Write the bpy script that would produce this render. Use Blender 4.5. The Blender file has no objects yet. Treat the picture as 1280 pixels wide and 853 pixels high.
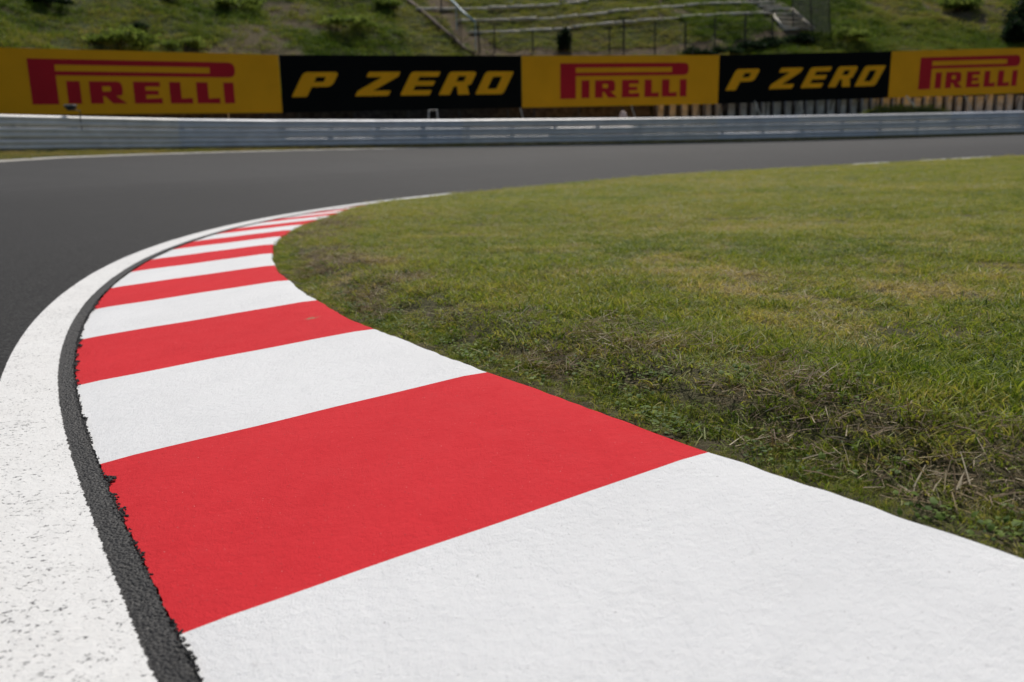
import bpy, math, random
import numpy as np
from mathutils import Matrix, Vector
from mathutils.geometry import tessellate_polygon

random.seed(7)
RNG = np.random.default_rng(11)
scene = bpy.context.scene
COL = scene.collection
R_ = math.radians

# ------------------------------------------------------------------ camera
CAM_H = 0.65
FPX = 1010.87                     # focal length in pixels of a 1280 px wide frame
PITCH, ROLL = 0.216457, -0.015083
cam_d = bpy.data.cameras.new('camera')
cam = bpy.data.objects.new('camera', cam_d)
COL.objects.link(cam)
cam_d.sensor_width = 36.0
cam_d.lens = 36.0 * FPX / 1280.0
cam_d.clip_start, cam_d.clip_end = 0.05, 2000
cam.matrix_world = (Matrix.Translation((0, 0, CAM_H)) @ Matrix.Rotation(math.pi / 2 - PITCH, 4, 'X')
                    @ Matrix.Rotation(ROLL, 4, 'Z'))
cam_d.dof.use_dof = True
cam_d.dof.focus_distance = 1.7
cam_d.dof.aperture_fstop = 3.8
scene.camera = cam

# ------------------------------------------------------------------ sky, sun, exposure
SUN_AZ, SUN_EL = R_(8), R_(54)   # azimuth clockwise from +Y
world = bpy.data.worlds.new('World')
scene.world = world
world.use_nodes = True
wn = world.node_tree
wn.nodes.clear()
sky = wn.nodes.new('ShaderNodeTexSky')
sky.sky_type = 'NISHITA'
sky.sun_disc = False
sky.sun_elevation, sky.sun_rotation = SUN_EL, SUN_AZ
sky.air_density, sky.dust_density, sky.ozone_density = 1.0, 2.0, 1.0
bg = wn.nodes.new('ShaderNodeBackground')
bg.inputs['Strength'].default_value = 0.08
wo = wn.nodes.new('ShaderNodeOutputWorld')
wn.links.new(sky.outputs[0], bg.inputs[0])
wn.links.new(bg.outputs[0], wo.inputs[0])
sun_d = bpy.data.lights.new('sun', 'SUN')
sun_d.energy = 3.6
sun_d.angle = R_(0.55)
sun_d.color = (1.0, 0.955, 0.89)
sun = bpy.data.objects.new('sun', sun_d)
COL.objects.link(sun)
sd = Vector((math.sin(SUN_AZ) * math.cos(SUN_EL), math.cos(SUN_AZ) * math.cos(SUN_EL), math.sin(SUN_EL)))
sun.rotation_euler = (-sd).to_track_quat('-Z', 'Y').to_euler()
sun.location = (10, 10, 30)
vs = scene.view_settings
vs.view_transform = 'Standard'
vs.look = 'None'
vs.exposure, vs.gamma = 0.0, 1.0
vs.use_curve_mapping = False


# ------------------------------------------------------------------ helpers
def tag(o, label=None, cat=None, group=None, kind=None):
    if label: o['label'] = label
    if cat: o['category'] = cat
    if group: o['group'] = group
    if kind: o['kind'] = kind
    return o


def empty(name, loc=(0, 0, 0)):
    o = bpy.data.objects.new(name, None)
    o.location = loc
    o.empty_display_size = 0.2
    COL.objects.link(o)
    return o


def mesh_obj(name, verts, faces, mat, parent=None, smooth=False, link=True):
    me = bpy.data.meshes.new(name)
    me.from_pydata([tuple(v) for v in verts], [], [tuple(f) for f in faces])
    me.update()
    if smooth:
        me.polygons.foreach_set('use_smooth', np.ones(len(me.polygons), bool))
    if mat: me.materials.append(mat)
    o = bpy.data.objects.new(name, me)
    if link: COL.objects.link(o)
    if parent:
        o.parent = parent
        o.matrix_parent_inverse = Matrix.Translation(-parent.location)
    return o


def np_mesh(name, V, F, mat, parent=None, smooth=False, link=True):
    """V (n,3), F (m,3|4) numpy"""
    me = bpy.data.meshes.new(name)
    V = np.asarray(V, np.float32); F = np.asarray(F, np.int32)
    k = F.shape[1]
    me.vertices.add(len(V)); me.vertices.foreach_set('co', V.ravel())
    me.loops.add(F.size); me.loops.foreach_set('vertex_index', F.ravel())
    me.polygons.add(len(F)); me.polygons.foreach_set('loop_start', np.arange(0, F.size, k, dtype=np.int32))
    me.polygons.foreach_set('loop_total', np.full(len(F), k, np.int32))
    if smooth: me.polygons.foreach_set('use_smooth', np.ones(len(F), bool))
    me.update(calc_edges=True); me.validate()
    if mat: me.materials.append(mat)
    o = bpy.data.objects.new(name, me)
    if link: COL.objects.link(o)
    if parent:
        o.parent = parent
        o.matrix_parent_inverse = Matrix.Translation(-parent.location)
    return o


def grid_faces(nr, nc, flip=False):
    i, j = np.meshgrid(np.arange(nr - 1), np.arange(nc - 1), indexing='ij')
    a = (i * nc + j).ravel()
    f = np.stack([a, a + 1, a + nc + 1, a + nc], 1)
    return f[:, ::-1] if flip else f


def set_attr(o, name, vals, typ='FLOAT'):
    a = o.data.attributes.new(name, typ, 'POINT')
    a.data.foreach_set('vector' if typ == 'FLOAT_VECTOR' else 'value', np.ascontiguousarray(vals).ravel())


class MB:
    """collects simple solids into one mesh"""
    def __init__(self): self.v, self.f = [], []

    def box(self, lo, hi, M=None):
        n = len(self.v)
        c = [Vector((x, y, z)) for z in (lo[2], hi[2]) for y in (lo[1], hi[1]) for x in (lo[0], hi[0])]
        if M: c = [M @ p for p in c]
        self.v += c
        self.f += [tuple(n + k for k in q) for q in ((0, 2, 3, 1), (4, 5, 7, 6), (0, 1, 5, 4), (2, 6, 7, 3), (0, 4, 6, 2), (1, 3, 7, 5))]
        return self

    def tube(self, pts, r, seg=8, r2=None, cap=True):
        pts = [Vector(p) for p in pts]; n = len(self.v); r2 = r if r2 is None else r2
        for k, p in enumerate(pts):
            t = (pts[min(k + 1, len(pts) - 1)] - pts[max(k - 1, 0)]).normalized()
            a = t.cross(Vector((0, 0, 1)))
            if a.length < 1e-3: a = Vector((1, 0, 0))
            a.normalize(); b = t.cross(a)
            rr = r + (r2 - r) * k / max(1, len(pts) - 1)
            self.v += [p + (a * math.cos(q) + b * math.sin(q)) * rr for q in [2 * math.pi * m / seg for m in range(seg)]]
        for k in range(len(pts) - 1):
            for m in range(seg):
                a0 = n + k * seg + m; a1 = n + k * seg + (m + 1) % seg
                self.f.append((a0, a1, a1 + seg, a0 + seg))
        if cap:
            self.f.append(tuple(n + m for m in range(seg))[::-1])
            self.f.append(tuple(n + (len(pts) - 1) * seg + m for m in range(seg)))
        return self

    def build(self, name, mat, parent=None, smooth=False):
        return mesh_obj(name, self.v, self.f, mat, parent, smooth)


def vnoise(x, y, scale, seed):
    """2-D value noise in 0..1"""
    rng = np.random.default_rng(seed); L = rng.random((128, 128))
    x = np.asarray(x) / scale + 1000; y = np.asarray(y) / scale + 1000
    xi, yi = np.floor(x).astype(int), np.floor(y).astype(int); fx, fy = x - xi, y - yi
    fx, fy = fx * fx * (3 - 2 * fx), fy * fy * (3 - 2 * fy)
    g = lambda a, b: L[a % 128, b % 128]
    return (g(xi, yi) * (1 - fx) + g(xi + 1, yi) * fx) * (1 - fy) + (g(xi, yi + 1) * (1 - fx) + g(xi + 1, yi + 1) * fx) * fy


def fbm(x, y, scale, seed, o=4):
    t = 0; a = 1; s = 0
    for k in range(o):
        t = t + a * vnoise(x, y, scale / 2 ** k, seed + k); s += a; a *= .55
    return t / s


def sstep(a, b, x):
    t = np.clip((np.asarray(x, float) - a) / (b - a), 0, 1)
    return t * t * (3 - 2 * t)


# ------------------------------------------------------------------ camera geometry for surveying positions
def ray(px, py):
    x, y = px - 640.0, py - 426.5
    cr, sr = math.cos(ROLL), math.sin(ROLL)
    x, y = x * cr + y * sr, -x * sr + y * cr
    c, s = math.cos(PITCH), math.sin(PITCH)
    u = -y / FPX
    return np.array([x / FPX, c + u * s, -s + u * c])


def at_depth(px, py, Y):
    d = ray(px, py); q = d * (Y / d[1]); q[2] += CAM_H
    return q


# ------------------------------------------------------------------ curves of the place
def nat_spline(t, P):
    n = len(t); h = np.diff(t); A = np.zeros((n, n)); B = np.zeros((n, P.shape[1]))
    A[0, 0] = A[-1, -1] = 1
    for i in range(1, n - 1):
        A[i, i - 1], A[i, i], A[i, i + 1] = h[i - 1], 2 * (h[i - 1] + h[i]), h[i]
        B[i] = 3 * ((P[i + 1] - P[i]) / h[i] - (P[i] - P[i - 1]) / h[i - 1])
    c = np.linalg.solve(A, B)

    def ev(x):
        x = np.asarray(x, float); k = np.clip(np.searchsorted(t, x) - 1, 0, n - 2); d = (x - t[k])[:, None]
        b = (P[k + 1] - P[k]) / h[k][:, None] - h[k][:, None] * (2 * c[k] + c[k + 1]) / 3
        dd = (c[k + 1] - c[k]) / (3 * h[k][:, None])
        return P[k] + b * d + c[k] * d * d + dd * d ** 3
    return ev


class Curve:
    def __init__(self, P, ext0, ext1, zs0=0.0, zs1=0.0, step=0.02):
        P = np.array(P, float)
        t = np.concatenate([[0], np.cumsum(np.linalg.norm(np.diff(P[:, :2], axis=0), axis=1))])
        ev = nat_spline(t, P)
        q = ev(np.arange(0, t[-1], step))
        s = np.concatenate([[0], np.cumsum(np.linalg.norm(np.diff(q[:, :2], axis=0), axis=1))])
        self.L = s[-1]
        d0 = q[0] - q[1]; d0 /= np.linalg.norm(d0[:2]); d0[2] = zs0
        d1 = q[-1] - q[-2]; d1 /= np.linalg.norm(d1[:2]); d1[2] = zs1
        e0 = np.arange(ext0, 0, -step * 5); e1 = np.arange(step * 5, ext1, step * 5)
        self.q = np.concatenate([q[0] + d0 * e0[:, None], q, q[-1] + d1 * e1[:, None]])
        self.s = np.concatenate([-e0, s, self.L + e1])
        tan = np.gradient(self.q[:, :2], axis=0); tan /= np.linalg.norm(tan, axis=1, keepdims=True)
        self.n = np.stack([-tan[:, 1], tan[:, 0]], 1)      # left of travel = track side

    def at(self, s):
        s = np.asarray(s, float)
        return np.stack([np.interp(s, self.s, self.q[:, k]) for k in range(3)], -1)

    def nrm(self, s):
        s = np.asarray(s, float)
        n = np.stack([np.interp(s, self.s, self.n[:, k]) for k in range(2)], -1)
        return n / np.linalg.norm(n, axis=-1, keepdims=True)

    def off(self, s, d):
        p = self.at(s); n = self.nrm(s)
        return p[..., :2] + n * np.asarray(d)[..., None]

    def near(self, X, Y, stride=8):
        qs = self.q[::stride, :2]; ns = self.n[::stride]; ss = self.s[::stride]
        X = np.asarray(X, float).ravel(); Y = np.asarray(Y, float).ravel()
        so, do = np.empty(len(X)), np.empty(len(X))
        for a in range(0, len(X), 4000):
            dx = X[a:a + 4000, None] - qs[None, :, 0]; dy = Y[a:a + 4000, None] - qs[None, :, 1]
            k = np.argmin(dx * dx + dy * dy, 1); i = np.arange(len(k))
            ddx, ddy = dx[i, k], dy[i, k]
            do[a:a + 4000] = ddx * ns[k, 0] + ddy * ns[k, 1]
            so[a:a + 4000] = ss[k] + ddx * ns[k, 1] - ddy * ns[k, 0]
        return so, do


# inner edge of the track (where the white line meets the kerb joint), surveyed from the picture
INNER = [(-.285, .645, .089), (-1.289, 2.240, .056), (-2.070, 3.968, .031), (-2.620, 5.790, .014), (-2.936, 7.672, .003),
         (-3.022, 9.579, 0), (-2.885, 11.48, 0), (-2.537, 13.35, .007), (-1.992, 15.166, .019), (-1.267, 16.908, .037),
         (-.379, 18.564, .063), (.655, 20.124, .098), (1.8, 21.6, .147), (3.793, 23.553, .221), (6.127, 25.062, .294),
         (9.546, 26.355, .392), (13.077, 26.923, .512), (16.58, 27.071, .642), (20.113, 26.913, .755), (23.9, 26.6, .86)]
RAIL = [(0, -19, .4), (-6, -9, .5), (-11, 0, .6), (-14.2, 6, .7), (-15.8, 12, .86), (-15.6, 18, 1.02), (-14.01, 22.89, 1.16),
        (-10.66, 28.2, 1.27), (-5.76, 31.7, 1.34), (.12, 33.7, 1.385), (7.14, 34.95, 1.42), (14.27, 36.0, 1.48), (23.33, 37.72, 1.61),
        (33, 39.8, 1.78), (45, 42.6, 2.0)]
CI = Curve(INNER, 24, 24, .01, .03)
CR = Curve(RAIL, 4, 25, 0, .02)
CEN = np.array([16.07, 9.58])

# distance from the inner edge to the rail and rail height, by s
_ss = np.arange(-23.5, CI.L + 23.5, .5)
_D, _ZR, _UR = [], [], []
for s_ in _ss:
    p_ = CI.at(s_)[:2]; n_ = CI.nrm(s_)
    q_ = CR.q[::4]; rel = q_[:, :2] - p_
    cr_ = n_[0] * rel[:, 1] - n_[1] * rel[:, 0]; dt_ = rel @ n_
    k_ = [k for k in range(len(q_) - 1) if cr_[k] * cr_[k + 1] <= 0 and dt_[k] > 3]
    k_ = min(k_, key=lambda k: dt_[k]) if k_ else None
    _D.append(dt_[k_] if k_ is not None else np.nan); _ZR.append(q_[k_, 2] if k_ is not None else np.nan)
    _UR.append(CR.s[::4][k_] if k_ is not None else np.nan)
_D, _ZR, _UR = (np.array(a) for a in (_D, _ZR, _UR))
ok_ = np.isfinite(_D)
_D = np.interp(_ss, _ss[ok_], _D[ok_]); _ZR = np.interp(_ss, _ss[ok_], _ZR[ok_])
for _ in range(6):
    _D[1:-1] = (_D[:-2] + 2 * _D[1:-1] + _D[2:]) / 4
Dr = lambda s: np.interp(s, _ss, _D)
Zr = lambda s: np.interp(s, _ss, _ZR)


def s_at_theta(th):
    k = (CI.s >= 0) & (CI.s <= CI.L)
    t = np.arctan2(CI.q[k, 1] - CEN[1], CEN[0] - CI.q[k, 0])
    return float(np.interp(th, t, CI.s[k]))


def track_z(s, d):
    return CI.at(s)[..., 2] + (Zr(s) - CI.at(s)[..., 2]) * np.asarray(d) / Dr(s)


def track_xy_z(X, Y):
    s, d = CI.near(X, Y)
    return track_z(s, d)


KERB_W, KERB_H, JOINT = 0.85, 0.084, 0.031
S_K_END = s_at_theta(0.27)
S_K_T0 = s_at_theta(-0.02)


def ktaper(s):
    return 1 - sstep(S_K_T0, S_K_END, s)


def joint_w(s):
    return JOINT * (1 - .8 * sstep(s_at_theta(-.22), s_at_theta(0.02), s))


def kerb_out(s):                       # offset of the kerb's grass side
    s = np.asarray(s, float)
    wob = .004 * np.sin(s * 7.1) + .004 * np.sin(s * 3.3 + 1) + .0022 * np.sin(s * 23 + 2 * np.sin(s * 5)) + .0012 * np.sin(s * 61 + 3 * np.sin(s * 11))
    return -.044 - KERB_W * ktaper(s) + wob * ktaper(s)


def kerb_z(s, t):                      # t 0 at the joint, 1 at the grass
    return CI.at(s)[..., 2] - .004 + KERB_H * ktaper(s) * t


# infield height
_sb = np.arange(-20, CI.L + 20, .5)
_pb = CI.off(_sb, kerb_out(_sb)); _zb = kerb_z(_sb, 1.0)
_M = lambda X, Y: np.stack([np.ones_like(X), X, Y, X * Y, X * X, Y * Y], -1)
_cf = np.linalg.lstsq(_M(_pb[:, 0], _pb[:, 1]), _zb, rcond=None)[0]


def field_z(X, Y, s, e):
    X = np.asarray(X, float); Y = np.asarray(Y, float)
    base = _M(X, Y) @ _cf
    pe = CI.off(s, kerb_out(s))
    edge = kerb_z(s, 1.0) - _M(pe[..., 0], pe[..., 1]) @ _cf
    z = base + edge * np.exp(-np.maximum(e, 0) / 5)
    lip = .055 * (.35 + .65 * (1 - sstep(2.2, 5.5, s)))
    n1 = fbm(X, Y, .55, 3) - .5
    wid = .30 + .22 * n1
    prof = -.014 + (lip + .012) * sstep(.06, 1, (e - .05) / np.maximum(wid, .12))
    prof = prof + (fbm(X, Y, .30, 9, 3) - .5) * .035 * sstep(.02, .2, e) + (fbm(X, Y, 3.0, 5, 3) - .5) * .06 * sstep(.5, 3, e)
    prof = prof * (.25 + .75 * ktaper(np.asarray(s) - 3))
    return z + prof


# ------------------------------------------------------------------ materials
def M_new(name):
    m = bpy.data.materials.new(name); m.use_nodes = True
    nt = m.node_tree; nt.nodes.clear()
    out = nt.nodes.new('ShaderNodeOutputMaterial')
    return m, nt, out


class NB:
    def __init__(self, nt): self.nt = nt

    def n(self, t, **kw):
        o = self.nt.nodes.new(t)
        for k, v in kw.items():
            if k.startswith('i_'):
                key = k[2:]; key = int(key) if key.isdigit() else key.replace('_', ' ')
                o.inputs[key].default_value = v
            else: setattr(o, k, v)
        return o

    def l(self, a, b): self.nt.links.new(a, b)

    def noise(self, vec, scale, detail=4, rough=.55, dist=0.0):
        o = self.n('ShaderNodeTexNoise', i_Scale=scale, i_Detail=detail, i_Roughness=rough, i_Distortion=dist)
        if vec is not None: self.l(vec, o.inputs['Vector'])
        return o.outputs['Fac']

    def ramp(self, fac, stops, interp='LINEAR'):
        o = self.n('ShaderNodeValToRGB'); o.color_ramp.interpolation = interp
        e = o.color_ramp.elements
        while len(e) < len(stops): e.new(.5)
        for k, (p, c) in enumerate(stops):
            e[k].position = p
            e[k].color = (*c, 1) if isinstance(c, tuple) else (c, c, c, 1)
        self.l(fac, o.inputs[0])
        return o.outputs[0]

    def mix(self, fac, a, b, mode='MIX'):
        o = self.n('ShaderNodeMix', data_type='RGBA', blend_type=mode)
        for sock, v in ((o.inputs[0], fac), (o.inputs[6], a), (o.inputs[7], b)):
            if isinstance(v, (int, float)): sock.default_value = v
            elif isinstance(v, tuple): sock.default_value = (*v, 1)
            else: self.l(v, sock)
        return o.outputs[2]

    def math(self, op, a, b=0.0):
        o = self.n('ShaderNodeMath', operation=op)
        for sock, v in ((o.inputs[0], a), (o.inputs[1], b)):
            if isinstance(v, (int, float)): sock.default_value = v
            else: self.l(v, sock)
        return o.outputs[0]

    def bump(self, h, strength, dist, prev=None):
        o = self.n('ShaderNodeBump', i_Strength=strength, i_Distance=dist)
        self.l(h, o.inputs['Height'])
        if prev: self.l(prev, o.inputs['Normal'])
        return o.outputs[0]

    def pos(self):
        return self.n('ShaderNodeNewGeometry').outputs['Position']

    def scaled(self, vec, s):
        o = self.n('ShaderNodeMapping'); o.inputs['Scale'].default_value = s
        self.l(vec, o.inputs[0]); return o.outputs[0]

    def bsdf(self, out, col, rough=.6, metal=0.0, normal=None, spec=.5):
        b = self.n('ShaderNodeBsdfPrincipled')
        for k, v in (('Base Color', col), ('Roughness', rough), ('Metallic', metal), ('Specular IOR Level', spec)):
            if isinstance(v, tuple): b.inputs[k].default_value = (*v, 1)
            elif isinstance(v, (int, float)): b.inputs[k].default_value = v
            else: self.l(v, b.inputs[k])
        if normal: self.l(normal, b.inputs['Normal'])
        self.l(b.outputs[0], out.inputs[0])
        return b


def mat_simple(name, col, rough=.6, metal=0.0, var=.12, scale=6.0, bump=0.0, spec=.5):
    m, nt, out = M_new(name); b = NB(nt); p = b.pos()
    n = b.noise(p, scale, 5)
    d = tuple(c * (1 - var * 2) for c in col); h = tuple(min(1, c * (1 + var * 2)) for c in col)
    c = b.ramp(n, [(.3, d), (.7, h)])
    nm = b.bump(b.noise(p, scale * 8, 4), bump, .01) if bump else None
    b.bsdf(out, c, rough, metal, nm, spec)
    return m


def mat_paint(name, col, dirt, scuff=None):
    m, nt, out = M_new(name); b = NB(nt); p = b.pos()
    big = b.noise(p, 2.3, 5, .6); mid = b.noise(p, 14, 5, .65, .4)
    c = b.mix(b.ramp(big, [(.35, 0.0), (.75, .8)]), col, tuple(x * .90 for x in col))
    c = b.mix(b.ramp(mid, [(.5, 0.0), (.8, .35)]), c, tuple(x * .82 for x in col))
    # tyre dust and small scuffs with shapes of their own
    sc = b.noise(b.scaled(p, (1, .22, 1)), 34, 6, .7, .8)
    c = b.mix(b.ramp(sc, [(.665, 0.0), (.78, .5)]), c, dirt)
    sp = b.noise(p, 210, 2, .5)
    c = b.mix(b.ramp(sp, [(.715, 0.0), (.75, .75)]), c, dirt)
    sp2 = b.noise(p, 330, 2, .5)
    c = b.mix(b.ramp(sp2, [(.74, 0.0), (.78, .5)]), c, (.75, .72, .68))
    if scuff is not None:
        dv = b.n('ShaderNodeVectorMath', operation='DISTANCE'); b.l(p, dv.inputs[0]); dv.inputs[1].default_value = scuff
        k_ = b.math('ADD', b.math('MULTIPLY', dv.outputs['Value'], -9.0), b.noise(p, 60, 4, .7))
        c = b.mix(b.ramp(k_, [(.22, 0.0), (.32, .8)]), c, (.30, .20, .12))
    h1 = b.noise(p, 420, 3, .6); h2 = b.noise(p, 70, 4, .6); h3 = b.noise(b.scaled(p, (1, .3, 1)), 160, 3, .6)
    nm = b.bump(b.noise(b.scaled(p, (1, .35, 1)), 11, 4, .6, .6), .35, .012); nm = b.bump(h2, .6, .004, nm); nm = b.bump(h1, .9, .0022, nm); nm = b.bump(h3, .3, .0014, nm)
    b.bsdf(out, c, b.ramp(mid, [(.3, .8), (.7, .92)]), 0, nm, .12)
    return m


def asphalt_nodes(b, p, dark=1.0):
    big = b.noise(p, .35, 4); mid = b.noise(p, 5, 4, .6); agg = b.noise(p, 260, 3, .7)
    c = b.ramp(agg, [(.34, (.016 * dark,) * 3), (.55, (.034 * dark, .0335 * dark, .033 * dark)), (.72, (.075 * dark, .073 * dark, .070 * dark))])
    c = b.mix(b.ramp(mid, [(.3, 0.0), (.75, .5)]), c, (.027, .027, .027))
    c = b.mix(b.ramp(big, [(.35, 0.0), (.7, .45)]), c, (.040, .039, .038))
    return c


def mat_asphalt(name, dark=1.0, rough=.8, bs=.6, lane=False):
    m, nt, out = M_new(name); b = NB(nt); p = b.pos()
    c = asphalt_nodes(b, p, dark)
    v = b.n('ShaderNodeTexVoronoi', i_Scale=190.0); b.l(p, v.inputs['Vector'])
    nm = b.bump(b.math('SUBTRACT', 1.0, v.outputs['Distance']), bs, .004)
    nm = b.bump(b.noise(p, 55, 3), .35, .004, nm)
    if lane:
        av = b.n('ShaderNodeAttribute', attribute_name='lane').outputs['Vector']
        sx = b.n('ShaderNodeSeparateXYZ'); b.l(av, sx.inputs[0])
        st_ = b.noise(b.scaled(av, (.05, 1.1, 1)), 1.0, 5, .6)
        k_ = b.math('ADD', b.math('MULTIPLY', sx.outputs[1], .1), b.math('MULTIPLY', b.math('SUBTRACT', st_, .5), .55))
        k2 = b.ramp(k_, [(.05, .50), (.35, .70), (.6, 1.25), (1.0, 1.15)])
        c = b.mix(1.0, c, k2, 'MULTIPLY')
        gr = b.noise(p, 75, 4, .8)
        c = b.mix(b.ramp(gr, [(.50, 0.0), (.66, .7)]), c, (.10, .098, .094))
        c = b.mix(b.ramp(gr, [(.34, .8), (.46, 0.0)]), c, (.008, .008, .008))
    b.bsdf(out, c, rough, 0, nm, .22)
    return m


def mat_line(name, wear):
    m, nt, out = M_new(name); b = NB(nt); p = b.pos()
    big = b.noise(p, 5, 4); mid = b.noise(p, 40, 4, .65)
    c = b.mix(b.ramp(mid, [(.35, 0.0), (.7, .8)]), (.765, .76, .735), (.67, .665, .645))
    pit = b.noise(b.scaled(p, (1, 1.1, 1)), 105, 5, .72, .5)
    gate = b.ramp(b.noise(p, 11, 3), [(.32, -.0), (.75, .07)])
    pm = b.ramp(b.math('ADD', pit, gate), [(wear, 0.0), (wear + .05, 1.0)])
    c = b.mix(b.math('MULTIPLY', pm, .9), c, (.085, .083, .085))
    rub = b.noise(b.scaled(p, (1, .45, 1)), 24, 5, .7, 1.0)
    c = b.mix(b.ramp(rub, [(.69, 0.0), (.76, .65)]), c, (.17, .17, .20))
    tone = b.ramp(big, [(.3, 0.0), (.75, .5)])
    c = b.mix(tone, c, (.66, .65, .62), 'DARKEN')
    nm = b.bump(b.noise(p, 150, 4, .65), .7, .0035); nm = b.bump(pm, .5, -.002, nm)
    b.bsdf(out, c, .85, 0, nm, .15)
    return m


def mat_soil():
    m, nt, out = M_new('soil'); b = NB(nt); p = b.pos()
    n1 = b.noise(p, 28, 6, .7); n2 = b.noise(p, 2.2, 4)
    c = b.ramp(n1, [(.3, (.05, .038, .024)), (.55, (.13, .10, .065)), (.75, (.24, .195, .135))])
    c = b.mix(b.ramp(n2, [(.35, .15), (.65, .6)]), c, (.085, .095, .034))
    nm = b.bump(b.noise(p, 60, 6, .7), .9, .02)
    b.bsdf(out, c, .9, 0, nm, .15)
    return m


def mat_hill():
    m, nt, out = M_new('hill_soil'); b = NB(nt); p = b.pos()
    a = b.n('ShaderNodeAttribute', attribute_name='soil').outputs['Fac']
    n1 = b.noise(p, 1.6, 6, .7); n2 = b.noise(p, 9, 5, .7)
    g = b.ramp(n1, [(.3, (.035, .055, .012)), (.5, (.075, .085, .025)), (.7, (.115, .10, .045))])
    s = b.ramp(n2, [(.3, (.08, .058, .034)), (.6, (.16, .118, .070)), (.8, (.24, .18, .11))])
    k = b.ramp(b.math('ADD', a, b.math('MULTIPLY', b.math('SUBTRACT', n2, .5), .7)), [(.4, 0.0), (.6, 1.0)])
    nm = b.bump(n2, .8, .15)
    b.bsdf(out, b.mix(k, g, s), .95, 0, nm, .1)
    return m


def mat_leaf(name, stops, transl=.35, rough=.65, tip=True):
    """colour follows the plant's own tint and each blade's own shade; light passes through the blades"""
    m, nt, out = M_new(name); b = NB(nt)
    ti = b.n('ShaderNodeAttribute', attribute_name='tint', attribute_type='INSTANCER').outputs['Fac']
    bl = b.n('ShaderNodeAttribute', attribute_name='blade').outputs['Fac']
    f = b.math('ADD', ti, b.math('MULTIPLY', b.math('SUBTRACT', bl, .5), .62))
    c = b.ramp(f, stops)
    d = b.n('ShaderNodeBsdfPrincipled'); b.l(c, d.inputs['Base Color'])
    d.inputs['Roughness'].default_value = rough; d.inputs['Specular IOR Level'].default_value = .22
    t = b.n('ShaderNodeBsdfTranslucent')
    b.l(b.mix(1.0, c, (1.0, 1.0, .55), 'MULTIPLY'), t.inputs[0])
    x = b.n('ShaderNodeMixShader'); x.inputs[0].default_value = transl
    b.l(d.outputs[0], x.inputs[1]); b.l(t.outputs[0], x.inputs[2]); b.l(x.outputs[0], out.inputs[0])
    return m


_r = ray(390, 404); SCUFF = _r * ((.105 - CAM_H) / _r[2]) + np.array([0, 0, CAM_H])
MT = {}
MT['red'] = mat_paint('red_kerb_paint', (.65, .031, .039), (.20, .06, .06), tuple(SCUFF))
MT['white'] = mat_paint('white_kerb_paint', (.775, .777, .77), (.30, .29, .28))
MT['concrete'] = mat_simple('kerb_concrete', (.30, .29, .27), .85, 0, .15, 20, .5)
MT['asphalt'] = mat_asphalt('track_asphalt', .72, lane=True)
MT['joint'] = mat_asphalt('joint_asphalt', 1.25, .5, .9)
MT['crumb'] = mat_asphalt('shaded_crumb_asphalt', .45, .6, .5)  # asphalt colour lowered to paint in the shaded sides of backlit crumbs
MT['line'] = mat_line('worn_white_line_paint', .617)
MT['line2'] = mat_simple('far_line_paint', (.42, .40, .35), .9, 0, .1, 3, 0, .1)
MT['soil'] = mat_soil()
MT['hill'] = mat_hill()
G0 = [(0.0, (.055, .105, .011)), (.25, (.165, .235, .028)), (.5, (.30, .34, .058)), (.75, (.41, .365, .10)), (1.0, (.53, .42, .22))]
MT['grass'] = mat_leaf('lawn_grass', G0, .5, .5)
MT['hgrass'] = mat_leaf('hill_grass', [(0.0, (.058, .105, .012)), (.3, (.14, .205, .030)), (.6, (.255, .26, .052)), (.85, (.31, .26, .085)), (1.0, (.37, .275, .125))], .45)
MT['straw'] = mat_leaf('dry_straw', [(0.0, (.08, .050, .028)), (.4, (.20, .14, .08)), (.7, (.38, .29, .17)), (1.0, (.58, .50, .36))], .2)
MT['weed'] = mat_leaf('weed_leaf', [(0.0, (.060, .11, .016)), (.5, (.14, .215, .032)), (.85, (.23, .31, .05)), (1.0, (.28, .26, .03))], .4, .6)
MT['galv'] = mat_simple('galvanised_steel', (.74, .71, .67), .5, .05, .05, 2.2, 0, .5)
MT['galvb'] = mat_simple('bluish_galvanised_steel', (.68, .68, .69), .5, .05, .05, 2.2, 0, .5)
MT['galvw'] = mat_simple('weathered_galvanised_steel', (.74, .71, .66), .55, .05, .06, 2.2, 0, .5)
MT['post'] = mat_simple('post_steel', (.22, .22, .23), .55, .4, .1, 5)
MT['yellow'] = mat_simple('yellow_board_print', (.92, .405, .009), .7, 0, .025, .9, 0, .15)
MT['black'] = mat_simple('black_board_print', (.006, .0065, .006), .8, 0, .05, .9, 0, .05)
MT['redp'] = mat_simple('red_lettering', (.54, .016, .026), .7, 0, .03, 1.2, 0, .15)
MT['yelp'] = mat_simple('yellow_lettering', (.92, .41, .009), .7, 0, .03, 1.2, 0, .15)
MT['strut'] = mat_simple('white_strut_paint', (.62, .60, .56), .5, 0, .08, 4)
MT['rock'] = mat_simple('dark_rubble', (.045, .040, .034), .95, 0, .42, 5, .9)
MT['slab'] = mat_simple('pale_concrete', (.42, .44, .47), .9, 0, .15, 3, .3)
MT['log'] = mat_simple('pale_weathered_log', (.50, .45, .36), .85, 0, .15, 3, .3)
MT['fence'] = mat_simple('dark_fence_steel', (.045, .040, .035), .7, .2, .15, 4)
MT['pipe'] = mat_simple('pale_blue_pipe', (.30, .42, .46), .45, 0, .08, 4)
MT['net'] = mat_simple('dark_green_net', (.030, .040, .034), .8, 0, .15, 4)
MT['earth'] = mat_simple('earth_edging', (.11, .075, .05), .95, 0, .2, 5, .5)
MT['bark'] = mat_simple('bark', (.07, .05, .035), .9, 0, .2, 8, .4)
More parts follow.
